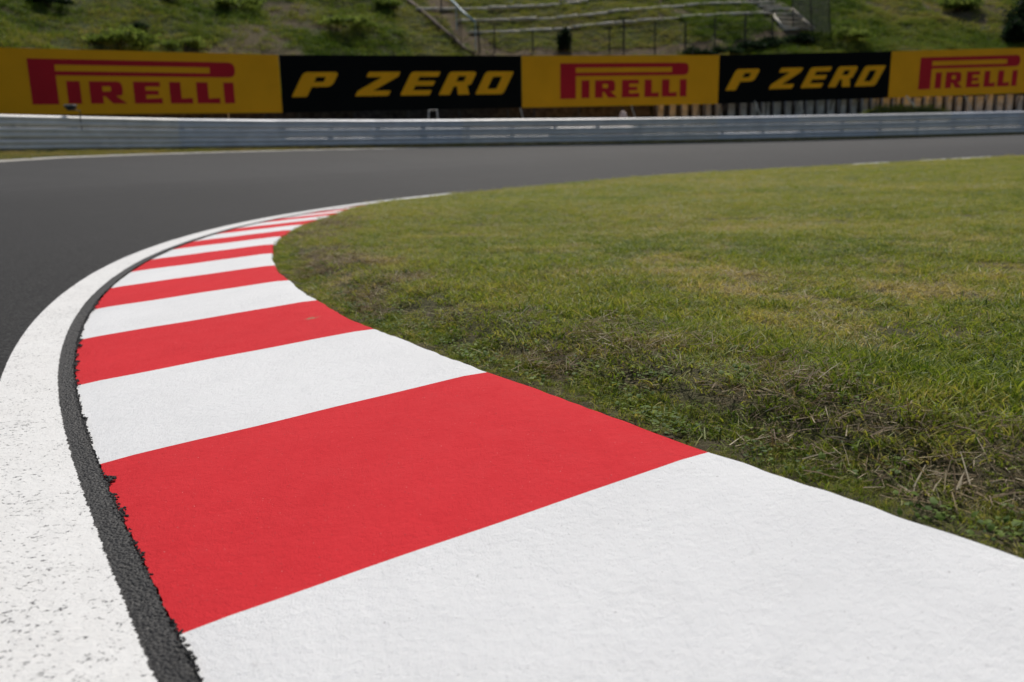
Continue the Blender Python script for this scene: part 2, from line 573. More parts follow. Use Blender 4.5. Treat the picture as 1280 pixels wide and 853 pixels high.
MT['dark'] = mat_simple('dark_plastic', (.02, .02, .022), .45, 0, .1, 8)
MT['pale'] = mat_simple('pale_plastic', (.62, .62, .62), .5, 0, .06, 8)
MT['bag'] = mat_simple('pale_pink_sack', (.62, .46, .40), .85, 0, .12, 12, .3)

# ------------------------------------------------------------------ setting: ground, track, joint strip, lines
g = mesh_obj('ground', [(-400, -400, -.9), (400, -400, -.9), (400, 400, -.9), (-400, 400, -.9)], [(0, 1, 2, 3)], MT['soil'])
tag(g, kind='structure')

s_track = np.concatenate([np.arange(-20, -2, .5), np.arange(-2, 7, .1), np.arange(7, CI.L + 20, .4)])
rows = []
Ds = Dr(s_track)
for k in [0, .08, .16, .4, .8]:
    rows.append(np.full(len(s_track), k))
for k in np.linspace(.1, 1.0, 24):
    rows.append(np.maximum(Ds * k, 1.0))
VV = []
for d_ in rows:
    xy = CI.off(s_track, d_); VV.append(np.column_stack([xy, track_z(s_track, d_)]))
VV = np.array(VV)
track = np_mesh('track', VV.reshape(-1, 3), grid_faces(len(rows), len(s_track), True), MT['asphalt'], smooth=True)
set_attr(track, 'lane', np.array([np.column_stack([s_track, d_, 0 * d_]) for d_ in rows]).reshape(-1, 3).astype(np.float32), 'FLOAT_VECTOR')
tag(track, kind='structure')


def strip(name, s, d0, d1, dz, mat, nd=2, parent=None, jag0=0, jag1=0, noise=0, seed=1):
    rng = np.random.default_rng(seed)
    k = np.linspace(0, 1, nd)
    j0 = (rng.random(len(s)) - .5) * 2 * jag0 + np.interp(s, s[::5], (rng.random(len(s[::5])) - .5) * 2 * jag0)
    j1 = (rng.random(len(s)) - .5) * 2 * jag1 + np.interp(s, s[::5], (rng.random(len(s[::5])) - .5) * 2 * jag1)
    out = []
    for q in k:
        d_ = (d0 + j0) * (1 - q) + (d1 + j1) * q
        xy = CI.off(s, d_)
        z = track_z(s, np.maximum(d_, 0)) + dz
        if noise: z = z + (rng.random(len(s)) - .5) * 2 * noise
        out.append(np.column_stack([xy, z]))
    return np_mesh(name, np.array(out).reshape(-1, 3), grid_faces(nd, len(s), True), mat, parent, smooth=(noise == 0))


s_near = np.concatenate([np.arange(-20, -1.0, .25), np.arange(-1.0, 3.2, .0015), np.arange(3.2, 6, .02), np.arange(6, CI.L + 20, .2)])
js = strip('joint_strip', s_near, -joint_w(s_near), np.full(len(s_near), .016), .0005, MT['joint'], 30, track, .0022, 0, .0009, 3)
under = strip('joint_base', np.arange(-20, CI.L + 20, .25), np.full(int((CI.L + 40) / .25) + 1, -.16)[:len(np.arange(-20, CI.L + 20, .25))],
              np.full(len(np.arange(-20, CI.L + 20, .25)), .01), -.05, MT['joint'], 2, track)
s_full = s_near
S_LINE_END = s_at_theta(.425)
s_near = s_near[s_near < S_LINE_END]
for a_, b_ in ((1.29, 1.36), (1.42, 1.47), (1.48, 1.555)):
    sd_ = np.linspace(s_at_theta(a_), s_at_theta(b_), 40)
    tag(strip('track_edge_line', sd_, np.full(40, .0), np.full(40, .14), .006, MT['line'], 3, None, .012, .006, 0, 8), kind='structure')
ln = strip('track_edge_line', s_near, np.full(len(s_near), .011), np.full(len(s_near), .154) + .012 * (1 - sstep(.3, 1.6, s_near)), .0035, MT['line'], 6, None, .0016, .0012, 0, 5)
tag(ln, kind='structure')

# crumbs of asphalt lying along the joint
cv, cf_ = [], []
base_ico = [(0, 0, 1), (.89, 0, .45), (.28, .85, .45), (-.72, .53, .45), (-.72, -.53, .45), (.28, -.85, .45), (.72, .53, -.45), (-.28, .85, -.45),
            (-.89, 0, -.45), (-.28, -.85, -.45), (.72, -.53, -.45), (0, 0, -1)]
ico_f = [(0, 1, 2), (0, 2, 3), (0, 3, 4), (0, 4, 5), (0, 5, 1), (1, 6, 2), (2, 7, 3), (3, 8, 4), (4, 9, 5), (5, 10, 1), (6, 7, 2), (7, 8, 3), (8, 9, 4),
         (9, 10, 5), (10, 6, 1), (11, 7, 6), (11, 8, 7), (11, 9, 8), (11, 10, 9), (11, 6, 10)]
for k in range(2600):
    s_ = RNG.uniform(-1.0, 4.2)
    clus = float(vnoise([s_], [0], .035, 21)[0]) * .6 + float(vnoise([s_], [3], .16, 22)[0]) * .4
    if clus < .37: continue
    size = RNG.uniform(.0012, .0034) * (.6 + 1.1 * (clus - .35))* 1.25
    d_ = -JOINT - .001 + RNG.normal(0, .0026) - max(0, (clus - .55)) * RNG.uniform(0, .05)
    xy = CI.off(s_, np.array(d_)); z = float(CI.at(s_)[2]) + .0005
    n = len(cv)
    for v in base_ico:
        w = RNG.uniform(.6, 1.25)
        cv.append((xy[0] + v[0] * size * w, xy[1] + v[1] * size * w, z + v[2] * size * w * .7))
    cf_ += [tuple(n + i for i in f) for f in ico_f]
crumbs = mesh_obj('asphalt_crumbs', cv, cf_, MT['crumb'])
tag(crumbs, 'dark asphalt crumbs strewn along the joint beside the kerb', 'crumbs', kind='stuff')

# far edge line and grass verge are laid in rail coordinates
u_of_px = {}


def rail_u(px):
    d = ray(px, 190); q = CR.q; c = d[0] * q[:, 1] - d[1] * q[:, 0]
    k = [i for i in range(len(q) - 1) if c[i] * c[i + 1] <= 0 and q[i, 1] > 5]
    return float(CR.s[k[0]])


UPX = [(px, rail_u(px)) for px in (-150, 0, 180, 350, 500, 640, 850, 1050, 1280, 1500)]
_gu = np.array([u for _, u in UPX]); _gv = np.array([2.9, 2.2, 1.6, 1.0, .65, .4, .4, .5, .5, .6])
gap_v = lambda u: np.interp(u, _gu, _gv)
u_line = np.arange(0, CR.L + 20, .5)
LW = .42
vv = []
for q_ in (0, .5, 1):
    d_ = gap_v(u_line) + LW * q_ * np.interp(u_line, [_gu[1], _gu[5], _gu[8]], [1, .7, .35])
    xy = CR.off(u_line, -d_ if False else d_ * 0 - d_)
    vv.append((xy, d_))
# the track lies on the right of the rail curve (its left normal points outwards)
probe = CR.off(np.array([_gu[5]]), np.array([1.0]))[0] - CR.at(np.array([_gu[5]]))[0, :2]
OUT = 1.0 if probe[1] > 0 else -1.0
pts = []
for xy, d_ in vv:
    xy = CR.off(u_line, -OUT * d_)
    pts.append(np.column_stack([xy, track_xy_z(xy[:, 0], xy[:, 1]) + .006]))
fl = np_mesh('track_edge_line', np.array(pts).reshape(-1, 3), grid_faces(3, len(u_line), OUT > 0), MT['line2'], smooth=True)
tag(fl, kind='structure')


# ------------------------------------------------------------------ kerb
kerb = empty('track_kerb', (float(CI.at(2.0)[0]), float(CI.at(2.0)[1]), 0))
tag(kerb, 'red and white striped concrete kerb curving between lawn and asphalt', 'kerb')
TH0, DTH = -.4839, .040888
sb = [s_at_theta(TH0 + DTH * k) for k in range(0, 21)]
step0 = sb[1] - sb[0]
bounds = [sb[0] - step0 * k for k in range(9, 0, -1)] + sb
bounds = [x for x in bounds if x < S_K_END]
bounds.append(S_K_END - .02)
i0 = bounds.index(sb[0])
NT = 15


def skew(s0):
    p0 = CI.off(np.array([s0]), np.array([-JOINT]))[0]; r0 = CEN - p0; w = np.linspace(-.6, .6, 601)
    q = CI.off(s0 + w, kerb_out(s0 + w)) - p0
    return float(w[np.argmin(np.abs(q[:, 0] * r0[1] - q[:, 1] * r0[0]))])


SKB = [skew(max(x, bounds[i0])) for x in bounds]
NT = 15
tt = np.concatenate([np.linspace(0, 1, NT)])
for k in range(len(bounds) - 1):
    a, b_ = bounds[k], bounds[k + 1]
    red = (k - i0) % 2 == 0          # first stripe beyond the first surveyed border is red
    ns = 90 if -1.5 < a < 4 else 12
    f_ = np.linspace(0, 1, ns)
    P = []
    for row, t in [(0, 0.0), (1, 0.0)] + [(1, x) for x in tt] + [(1, 1.0), (2, 1.0), (3, 1.0)]:
        s = (a + t * SKB[k]) * (1 - f_) + (b_ + t * SKB[k + 1]) * f_
        din = -(joint_w(s) + .003 * np.minimum(1, joint_w(s) / JOINT) + .001 + .0012 * np.sin(s * 61) + .001 * np.sin(s * 173))
        dout = kerb_out(s)
        d_ = din + (dout - din) * t
        z = kerb_z(s, t) + .0005 * np.sin(d_ * 19 + s * 5) + .0005 * np.sin(s * 13 + d_ * 7)
        z = z - (.0025 if t == 0 else .004 if t == 1 else 0)
        if row == 0: z = CI.at(s)[:, 2] - .055
        if row == 2: d_, z = dout - .006, kerb_z(s, 1.0) - .016
        if row == 3: d_, z = dout - .009, kerb_z(s, 1.0) - .10
        if row == 1:
            sa = a * (1 - f_) + b_ * f_; sc_ = (a + SKB[k]) * (1 - f_) + (b_ + SKB[k + 1]) * f_
            da = -(joint_w(sa) + .003 * np.minimum(1, joint_w(sa) / JOINT) + .001 + .0012 * np.sin(sa * 61) + .001 * np.sin(sa * 173))
            xy = CI.off(sa, da) * (1 - t) + CI.off(sc_, kerb_out(sc_)) * t
        else:
            xy = CI.off(s, d_)
        P.append((xy, z))
    vv = np.array([np.column_stack([xy, z]) for xy, z in P])
    np_mesh('red_stripe' if red else 'white_stripe', vv.reshape(-1, 3), np.array([f for f in grid_faces(len(P), ns) if min(f) // ns not in (1, NT + 1)]), MT['red' if red else 'white'], kerb, smooth=True)

# ------------------------------------------------------------------ infield
s_in = np.concatenate([np.arange(-20, -2, .4), np.arange(-2, 7, .035), np.arange(7, 14, .1), np.arange(14, CI.L + 20, .3)])
e_rows = np.concatenate([[0], np.arange(.02, .7, .035), np.arange(.75, 2.0, .12), np.arange(2.2, 5.0, .4)])
rows = []
for e in e_rows:
    xy = CI.off(s_in, kerb_out(s_in) + .004 - e)
    z = field_z(xy[:, 0], xy[:, 1], s_in, np.full(len(s_in), e))
    if e == 0: z = z - .06
    rows.append(np.column_stack([xy, z]))
last = rows[-1][:, :2]
for t in np.linspace(.08, 1, 14):
    xy = last * (1 - t) + CEN * t
    ss_, dd_ = CI.near(xy[:, 0], xy[:, 1], 16)
    rows.append(np.column_stack([xy, field_z(xy[:, 0], xy[:, 1], ss_, kerb_out(ss_) - dd_)]))
infield = np_mesh('infield', np.array(rows).reshape(-1, 3), grid_faces(len(rows), len(s_in)), MT['soil'], smooth=True)
tag(infield, kind='structure')

# ------------------------------------------------------------------ hillside behind the rail
WALL_Q, WALL_H, SLOPE = 5.2, 2.0, .56
MOUND = (rail_u(1085), rail_u(1225))


def hill_zq(u, q, X, Y):
    zb = CR.at(u)[..., 2]
    z = zb + .03 * np.clip(q, 0, WALL_Q)
    up = sstep(WALL_Q, WALL_Q + .35, q) * WALL_H
    z = z + 1.35 * np.exp(-((q - 3.5) / .75) ** 2) * sstep(0, 3, u - MOUND[0]) * (1 - sstep(0, 3, u - MOUND[1]))
    sl = np.maximum(q - WALL_Q - .3, 0)
    z = z + up + SLOPE * sl * (1 - .0035 * np.minimum(sl, 60))
    n = (fbm(X, Y, 3.2, 31, 4) - .5) * 1.0 * sstep(.5, 3, sl)
    return z + n


def hill_z(X, Y):
    u, q = CR.near(X, Y, 6)
    return hill_zq(u, q * OUT, np.asarray(X, float).ravel(), np.asarray(Y, float).ravel())


def hill_hit(px, py, dz=0.0):
    d = ray(px, py); t = np.arange(30, 95, .06)
    q = d[None] * (t / d[1])[:, None]; q[:, 2] += CAM_H
    g_ = q[:, 2] - dz - hill_z(q[:, 0], q[:, 1])
    k = int(np.argmax(g_ < 0))
    return q[k] if g_[k] < 0 else q[-1]


def in_poly(px, py, poly):
    r = np.zeros(len(px), bool); n = len(poly)
    for i in range(n):
        (x0, y0), (x1, y1) = poly[i], poly[(i + 1) % n]
        c = (y0 > py) != (y1 > py)
        with np.errstate(divide='ignore', invalid='ignore'):
            r ^= c & (px < (x1 - x0) * (py - y0) / (y1 - y0 + 1e-12) + x0)
    return r


def hill_poly(pts):                     # a patch of ground on the hill, as world XY
    return [tuple(hill_hit(*p)[:2]) for p in pts]


PATH = hill_poly([(505, -20), (600, 74), (660, 74), (590, 42), (575, 30), (545, -20)])
STAIR = hill_poly([(925, -10), (962, -10), (1000, 20), (1022, 42), (972, 44), (960, 26), (935, 8)])
DIRT = hill_poly([(605, 64), (760, 62), (860, 54), (960, 38), (1000, 38), (1005, 50), (880, 71), (610, 73)])
u_h = np.arange(18, CR.L + 24, .5)
q_h = np.concatenate([[0.02, .5, 1.5, 2.2, 2.6, 3, 3.3, 3.6, 4.0, 4.4, WALL_Q - .05, WALL_Q + .1, WALL_Q + .4], np.arange(6.0, 26, .4), np.arange(27, 75, 2.0)])
rows, soil = [], []
fr_rows = [gap_v(u_h), gap_v(u_h) * .5]
for d_ in fr_rows:
    xy = CR.off(u_h, -OUT * d_)
    rows.append(np.column_stack([xy, track_xy_z(xy[:, 0], xy[:, 1]) + .012])); soil.append(np.full(len(u_h), .2))
for q_ in q_h:
    xy = CR.off(u_h, OUT * q_ * np.ones(len(u_h)))
    z = hill_zq(u_h, np.full(len(u_h), q_), xy[:, 0], xy[:, 1])
    if q_ < 1: z = z + .014
    rows.append(np.column_stack([xy, z]))
    a = .15 + .4 * sstep(.56, .66, fbm(xy[:, 0], xy[:, 1], 4.0, 41, 4)) * (q_ > 6)
    a = np.maximum(a, in_poly(xy[:, 0], xy[:, 1], PATH) * 1.0); a = np.maximum(a, in_poly(xy[:, 0], xy[:, 1], DIRT) * .85)
    soil.append(a)
hill = np_mesh('hillside', np.array(rows).reshape(-1, 3), grid_faces(len(rows), len(u_h), OUT < 0), MT['hill'], smooth=True)
set_attr(hill, 'soil', np.array(soil).astype(np.float32))
tag(hill, kind='structure')

# ------------------------------------------------------------------ retaining wall: rubble in the middle, concrete slabs to the right
wallq = WALL_Q - .25


def wall_run(name, u0, u1, mat, parent, stepu=.25, rough=.12, h=2.05):
    u = np.arange(u0, u1, stepu); zz = np.linspace(-.2, h, 12); P = []
    for z in zz:
        q_ = wallq + .1 * z + (vnoise(u, np.full(len(u), z), .45, 61) - .5) * rough * 2
        xy = CR.off(u, OUT * q_); P.append(np.column_stack([xy, CR.at(u)[:, 2] + z]))
    xy = CR.off(u, OUT * (wallq + .8) * np.ones(len(u))); P.append(np.column_stack([xy, CR.at(u)[:, 2] + h]))
    return np_mesh(name, np.array(P).reshape(-1, 3), grid_faces(len(P), len(u), OUT < 0), mat, parent)


u_sw = rail_u(862)
w1 = wall_run('rubble_wall', 20, u_sw, MT['rock'], None)
tag(w1, 'dark rough rubble retaining wall behind the guardrail and boards', 'wall')
w2 = empty('slab_wall', tuple(CR.at(u_sw + 8)))
tag(w2, 'retaining wall of upright pale concrete slabs with dark gaps', 'wall')
wall_run('backing', u_sw + .02, CR.L + 16, MT['rock'], w2, .5, .02)
u_ = u_sw + .3
while u_ < CR.L + 8:
    p0 = CR.off(np.array([u_]), np.array([OUT * (wallq - .10)]))[0]; n_ = CR.nrm(u_) * OUT
    Mx = Matrix(((n_[1], n_[0], 0, p0[0]), (-n_[0], n_[1], 0, p0[1]), (0, 0, 1, float(CR.at(u_)[2])), (0, 0, 0, 1)))
    hw = random.uniform(.13, .19); b0 = MB()
    b0.box((-hw, -.03, -.2), (hw, .12, 2.02 + random.uniform(-.05, .05)), Mx)
    b0.build('slab', MT['slab'], w2)
    u_ += .60 + random.uniform(-.03, .03)

# ------------------------------------------------------------------ guardrail
PIECE = 3.6
ug0, ug1 = rail_u(-150) - 2, rail_u(1500) + 4
rail = empty('guardrail', tuple(CR.at((ug0 + ug1) / 2)))
tag(rail, 'galvanised steel guardrail of three stacked corrugated beams along outer track edge', 'guardrail')
prof = [(0, 0), (0, .012), (.078, .052), (.085, .06), (.085, .10), (.078, .108), (.006, .143), (.006, .167), (.078, .202), (.085, .21), (.085, .25), (.078, .258), (0, .298), (0, .310)]
beam_z = [.035, .362, .690]


def rail_frame(u):
    p = CR.at(u); n = CR.nrm(u) * OUT; return p, n


npc = int((ug1 - ug0) / PIECE)
for k in range(npc):
    ua, ub = ug0 + k * PIECE, ug0 + (k + 1) * PIECE + .09
    pa, na = rail_frame(ua); pb, nb_ = rail_frame(ub)
    mk = random.choices(['galv', 'galvb', 'galvw'], [4, 3, 3])[0]
    px_mid = .5 * (ua + ub)
    if rail_u(250) < px_mid < rail_u(620): mk = 'galvb'
    if px_mid < rail_u(240): mk = 'galvw'
    for lv, z0 in enumerate(beam_z):
        vs_, fs_ = [], []
        jz, jo = random.uniform(-.006, .006), random.uniform(-.006, .006) + (.004 if k % 2 else 0)
        n = len(prof)
        for (p, nn) in ((pa, na), (pb, nb_)):
            for side in (0, 1):
                for (o, z) in prof:
                    oo = -o + side * .005 + jo - .10
                    vs_.append((p[0] + nn[0] * oo, p[1] + nn[1] * oo, p[2] + z0 + z + jz))
        for i in range(n - 1):
            fs_.append((i, i + 1, 2 * n + i + 1, 2 * n + i)); fs_.append((n + i + 1, n + i, 3 * n + i, 3 * n + i + 1))
            fs_.append((i + 1, i, n + i, n + i + 1)); fs_.append((2 * n + i, 2 * n + i + 1, 3 * n + i + 1, 3 * n + i))
        fs_.append((n - 1, 2 * n - 1, 4 * n - 1, 3 * n - 1)); fs_.append((0, 2 * n, 3 * n, n))
        m2 = mk if random.random() < .8 else random.choice(['galv', 'galvb', 'galvw'])
        mesh_obj('beam', vs_, fs_, MT[m2], rail)
u_ = ug0 + .3
while u_ < ug1:
    p, n = rail_frame(u_)
    Mx = Matrix(((n[1], n[0], 0, p[0]), (-n[0], n[1], 0, p[1]), (0, 0, 1, p[2]), (0, 0, 0, 1)))
    b0 = MB(); b0.box((-.055, -.09, -.5), (.055, -.083, .985), Mx); b0.box((-.006, -.083, -.5), (.006, .03, .985), Mx); b0.box((-.055, .03, -.5), (.055, .037, .985), Mx)
    b0.build('post', MT['post'], rail)
    u_ += 1.8
# small white triangular marker on the rail
p, n = rail_frame(rail_u(1267))
tv = [(n[1] * x + p[0] + n[0] * y, -n[0] * x + p[1] + n[1] * y, p[2] + z) for y in (-.195, -.19) for x, z in ((-.09, .40), (.09, .40), (0, .58))]
mesh_obj('marker_plate', tv, [(0, 1, 2), (5, 4, 3), (0, 3, 4, 1), (1, 4, 5, 2), (2, 5, 3, 0)], MT['pale'], rail)


# ------------------------------------------------------------------ advertising boards
def arc_poly(pts):
    """pts: (x, y, r) -> polygon with rounded corners"""
    out = []; n = len(pts)
    for i in range(n):
        x, y = pts[i][:2]; r = pts[i][2] if len(pts[i]) > 2 else 0
        if r <= 0: out.append((x, y)); continue
        p = Vector((x, y)); a = Vector(pts[i - 1][:2]) - p; b = Vector(pts[(i + 1) % n][:2]) - p
        ra = min(r, a.length * .49); rb = min(r, b.length * .49); A = p + a.normalized() * ra; B = p + b.normalized() * rb
        for t in np.linspace(0, 1, 7):
            q = A * (1 - t) ** 2 + p * 2 * t * (1 - t) + B * t * t; out.append((q.x, q.y))
    return out


def glyph(name, outer, holes, xf, mat, parent):
    loops = [arc_poly(outer)] + [arc_poly(h) for h in holes]
    flat = [p for l in loops for p in l]
    tris = tessellate_polygon([[Vector((p[0], p[1], 0)) for p in l] for l in loops])
    V = [xf(*p) for p in flat]
    o = mesh_obj(name, V, tris, mat, parent)
    return o


BH = 2.15


def pirelli(W):
    sx = lambda u: u * W; sy = lambda v: v * BH
    R = lambda a, b, c, d, r=0: [(sx(a), sy(b), r), (sx(c), sy(b), r), (sx(c), sy(d), r), (sx(a), sy(d), r)]
    G = []
    G.append(([(sx(.185), sy(.155)), (sx(.185), sy(.849)), (sx(.838), sy(.849), .25), (sx(.838), sy(.60), .25), (sx(.262), sy(.60)), (sx(.262), sy(.155))],
              [[(sx(.262), sy(.665)), (sx(.750), sy(.665)), (sx(.750), sy(.762)), (sx(.262), sy(.762))]]))
    b, t = .165, .515
    G.append((R(.290, b, .330, t), []))
    h = t - b
    x0, x1 = .357, .466; w = x1 - x0
    G.append(([(sx(x0), sy(b)), (sx(x0), sy(t)), (sx(x0 + w * .93), sy(t), .2), (sx(x0 + w * .93), sy(b + h * .36), .16), (sx(x0 + w * .72), sy(b + h * .36)), (sx(x1 + .004), sy(b)),
               (sx(x0 + w * .62), sy(b)), (sx(x0 + w * .42), sy(b + h * .33)), (sx(x0 + w * .36), sy(b + h * .33)), (sx(x0 + w * .36), sy(b))],
              [[(sx(x0 + w * .36), sy(b + h * .55)), (sx(x0 + w * .6), sy(b + h * .55), .05), (sx(x0 + w * .6), sy(b + h * .78), .05), (sx(x0 + w * .36), sy(b + h * .78))]]))
    x0, x1 = .493, .583; w = x1 - x0
    G.append(([(sx(x0), sy(b)), (sx(x0), sy(t)), (sx(x1 - .004), sy(t)), (sx(x1 - .004), sy(t - h * .22)), (sx(x0 + w * .42), sy(t - h * .22)), (sx(x0 + w * .42), sy(b + h * .60)),
               (sx(x0 + w * .88), sy(b + h * .60)), (sx(x0 + w * .88), sy(b + h * .40)), (sx(x0 + w * .42), sy(b + h * .40)), (sx(x0 + w * .42), sy(b + h * .22)), (sx(x1), sy(b + h * .25)), (sx(x1), sy(b))], []))
    for x0, x1 in ((.609, .684), (.699, .778)):
        w = x1 - x0
        G.append(([(sx(x0), sy(b)), (sx(x0), sy(t)), (sx(x0 + w * .5), sy(t)), (sx(x0 + w * .5), sy(b + h * .23)), (sx(x1), sy(b + h * .26)), (sx(x1), sy(b))], []))
    G.append((R(.793, b, .829, t), []))
    return G


def pzero(W):
    b, h = .268 * BH, .435 * BH; sh = .56; r = .09
    def g_(x0, w, outer, holes=()):
        f = lambda l: [(x0 * W + p[0] * w * W + sh * p[1] * h, b + p[1] * h, *( [p[2]] if len(p) > 2 else [])) for p in l]
        return f(outer), [f(q) for q in holes]
    G = []
    G.append(g_(.036, .137, [(0, 0, .05), (0, 1, r * 2), (1, 1, r * 2), (1.0, .40, r * 2.4), (.43, .40), (.43, 0, .05)], [[(.43, .60), (.70, .60, .06), (.70, .80, .06), (.43, .80)]]))
    G.append(g_(.283, .138, [(0, 0, .05), (0, .22, .04), (.52, .78), (.06, .78, .05), (.06, 1, .05), (1.0, 1, .06), (1.0, .80, .05), (.46, .22), (.98, .22, .06), (.98, 0, .06)]))
    G.append(g_(.466, .124, [(0, 0, r), (0, 1, r * 1.8), (1, 1, .06), (1, .78, .05), (.36, .78), (.36, .61), (.97, .61, .05), (.97, .40, .05), (.36, .40), (.36, .22), (1, .22, .05), (1, 0, .06)]))
    G.append(g_(.629, .120, [(0, 0, .05), (0, 1, r * 1.6), (1, 1, r * 2), (1, .42, r * 1.4), (.88, .40), (1.12, 0, .04), (.70, 0, .04), (.52, .36), (.40, .36), (.40, 0, .05)],
                [[(.40, .58), (.68, .58, .05), (.68, .80, .05), (.40, .80)]]))
    G.append(g_(.788, .127, [(0, 0, r), (0, 1, r * 1.8), (1, 1, r), (1, 0, r * 1.8)], [[(.34, .24, .08), (.34, .77, .08), (.66, .77, .08), (.66, .24, .08)]]))
    return G


EDGE = [(-42, 144.3, 27.6), (353.5, 141.0, 32.9), (652.5, 134.8, 36.6), (897.5, 130.0, 38.9), (1110, 122.5, 40.8), (1301, 115.6, 42.4)]
corner = [at_depth(*e) for e in EDGE]
BL = [('Y', 'yellow advertising board with red lettering, directly left of a black board only'),
      ('B', 'black advertising board with yellow lettering in front of the dirt path and fence corner'),
      ('Y', 'yellow advertising board with red lettering standing between two black boards'),
      ('B', 'black advertising board with yellow lettering below the log stairs and dark net'),
      ('Y', 'yellow advertising board with red lettering above concrete slabs and a bold white strut')]
BL[0] = ('Y', 'yellow advertising board with red lettering behind the small dark box on guardrail')
for k, (typ, lab) in enumerate(BL):
    a, b_ = corner[k].copy(), corner[k + 1].copy()
    ex = (b_ - a); Lh = np.linalg.norm(ex[:2]); ux = ex / Lh
    a = a + ux * .012; b_ = b_ - ux * .012; W = Lh - .024
    nrm = np.array([ux[1], -ux[0], 0]); nrm /= np.linalg.norm(nrm)     # faces the track
    bd = empty('advertising_board', tuple((a + b_) / 2))
    tag(bd, lab, 'billboard', 'advertising boards behind the guardrail')
    xf0 = lambda x, y, o: tuple(a + ux * x + np.array([0, 0, y]) + nrm * o)
    pv = [xf0(x, y, o) for o in (0, -.05) for x, y in ((0, 0), (W, 0), (W, BH), (0, BH))]
    mesh_obj('panel', pv, [(0, 1, 2, 3), (7, 6, 5, 4), (0, 4, 5, 1), (1, 5, 6, 2), (2, 6, 7, 3), (3, 7, 4, 0)], MT['yellow' if typ == 'Y' else 'black'], bd)
    for outer, holes in (pirelli(W) if typ == 'Y' else pzero(W)):
        glyph('letter', outer, holes, lambda x, y: xf0(x, y, .006), MT['redp' if typ == 'Y' else 'yelp'], bd)
    for t in (.06, .28, .5, .72, .94):
        q = a + ux * W * t; gz = float(hill_z([q[0]], [q[1]])[0]); tp = xf0(W * t, BH - .1, -.10); bt = xf0(W * t, 0, -.10)
        MB().tube([(bt[0], bt[1], gz - .2), tp], .035, 6).build('post', MT['fence'], bd)
        bk = np.array(tp) - nrm * 1.3
        MB().tube([xf0(W * t, BH * .7, -.12), (bk[0], bk[1], gz - .1)], .025, 6).build('brace', MT['fence'], bd)
STRUTS = [(2, (650, 134), (656, 156), .022), (2, (788.5, 131), (797, 156), .020), (3, (943, 126), (957, 160), .030), (4, (1132.5, 120), (1158, 152), .045), (3, (1000, 127), (1008, 156), .018), (4, (1205, 118), (1220, 150), .02), (1, (285, 141), (287, 156), .02)]
boards = [o for o in COL.objects if o.name.startswith('advertising_board')]
boards.sort(key=lambda o: o.location.x)
for k, p0, p1, r in STRUTS:
    Yd = boards[k].location.y
    A = corner[k]; B = corner[k + 1]
    def on_plane(px, py, back):
        d = ray(px, py); e = B - A; n = np.array([e[1], -e[0]]); n /= np.linalg.norm(n); t = (A[:2] - n * back) @ n / (d[:2] @ n)
        q = d * t; q[2] += CAM_H; return q
    MB().tube([on_plane(*p0, .02), on_plane(*p1, .02)], r, 6).build('strut', MT['strut'], boards[k])

# ------------------------------------------------------------------ small things by the rail
def rail_pt(px, py, back=0.0):
    u = rail_u(px); p, n = rail_frame(u); Y = p[1] + n[1] * back
    return at_depth(px, py, Y)


q = rail_pt(88, 133.5, -.1)
bx = empty('trackside_box', tuple(q)); tag(bx, 'small dark box with a pale slab for its sunlit top on a thin bent stand at guardrail', 'box')
b0 = MB(); b0.box((-.13, -.09, -.05), (.13, .09, .03)); b0.box((-.09, -.06, -.11), (.09, .06, -.05)); o = b0.build('housing', MT['dark'], None); o.parent = bx
b0 = MB(); b0.box((-.14, -.10, .03), (.14, .10, .055)); o = b0.build('sunlit_top', MT['pale'], None); o.parent = bx  # pale colour stands for sunlight on the top of the box
e_ = rail_pt(100.5, 148, -.19); e2 = rail_pt(100, 139, -.19)
MB().tube([tuple(e_ + np.array([0, 0, -.35])), tuple(e_), tuple(e2), tuple(q + np.array([.02, 0, -.06]))], .016, 6).build('stand', MT['fence'], bx)

q0, q1, q2, q3 = rail_pt(534, 150, .4), rail_pt(536, 138, .4), rail_pt(546, 137, .4), rail_pt(550, 152, .4)
bk = MB(); zlow = float(CR.at(rail_u(540))[2])
bk.tube([(q0[0], q0[1], zlow - .1), tuple(q1), tuple(q2), (q3[0], q3[1], zlow - .1)], .022, 6)
tag(bk.build('pipe_hoop', MT['strut']), 'pale bent pipe hoop standing behind guardrail under a black board', 'hoop')

q = rail_pt(779, 143.0, .45)
th_, ph_ = np.meshgrid(np.linspace(0, 2 * np.pi, 13)[:-1], np.linspace(-1.45, 1.45, 8)); th_, ph_ = th_.ravel(), ph_.ravel()
zb_ = float(hill_z([q[0]], [q[1]])[0]); zt_ = q[2] + .14; hh = (zt_ - zb_) / 2
cx = .20 * np.cos(ph_) ** .6 * np.cos(th_) * (1 + .15 * np.sin(3 * th_)) * (1.25 - .45 * np.sin(ph_)); cy = .18 * np.cos(ph_) ** .6 * np.sin(th_) * (1.25 - .45 * np.sin(ph_))
sv = np.column_stack([q[0] + cx, q[1] + cy, zb_ + hh + hh * np.sin(ph_)])
ff = [(r * 12 + c, r * 12 + (c + 1) % 12, (r + 1) * 12 + (c + 1) % 12, (r + 1) * 12 + c) for r in range(7) for c in range(12)] + [tuple(range(11, -1, -1)), tuple(range(84, 96))]
tag(mesh_obj('sack', sv, ff, MT['bag'], None, True), 'pale pinkish upright sack just behind the guardrail', 'sack')

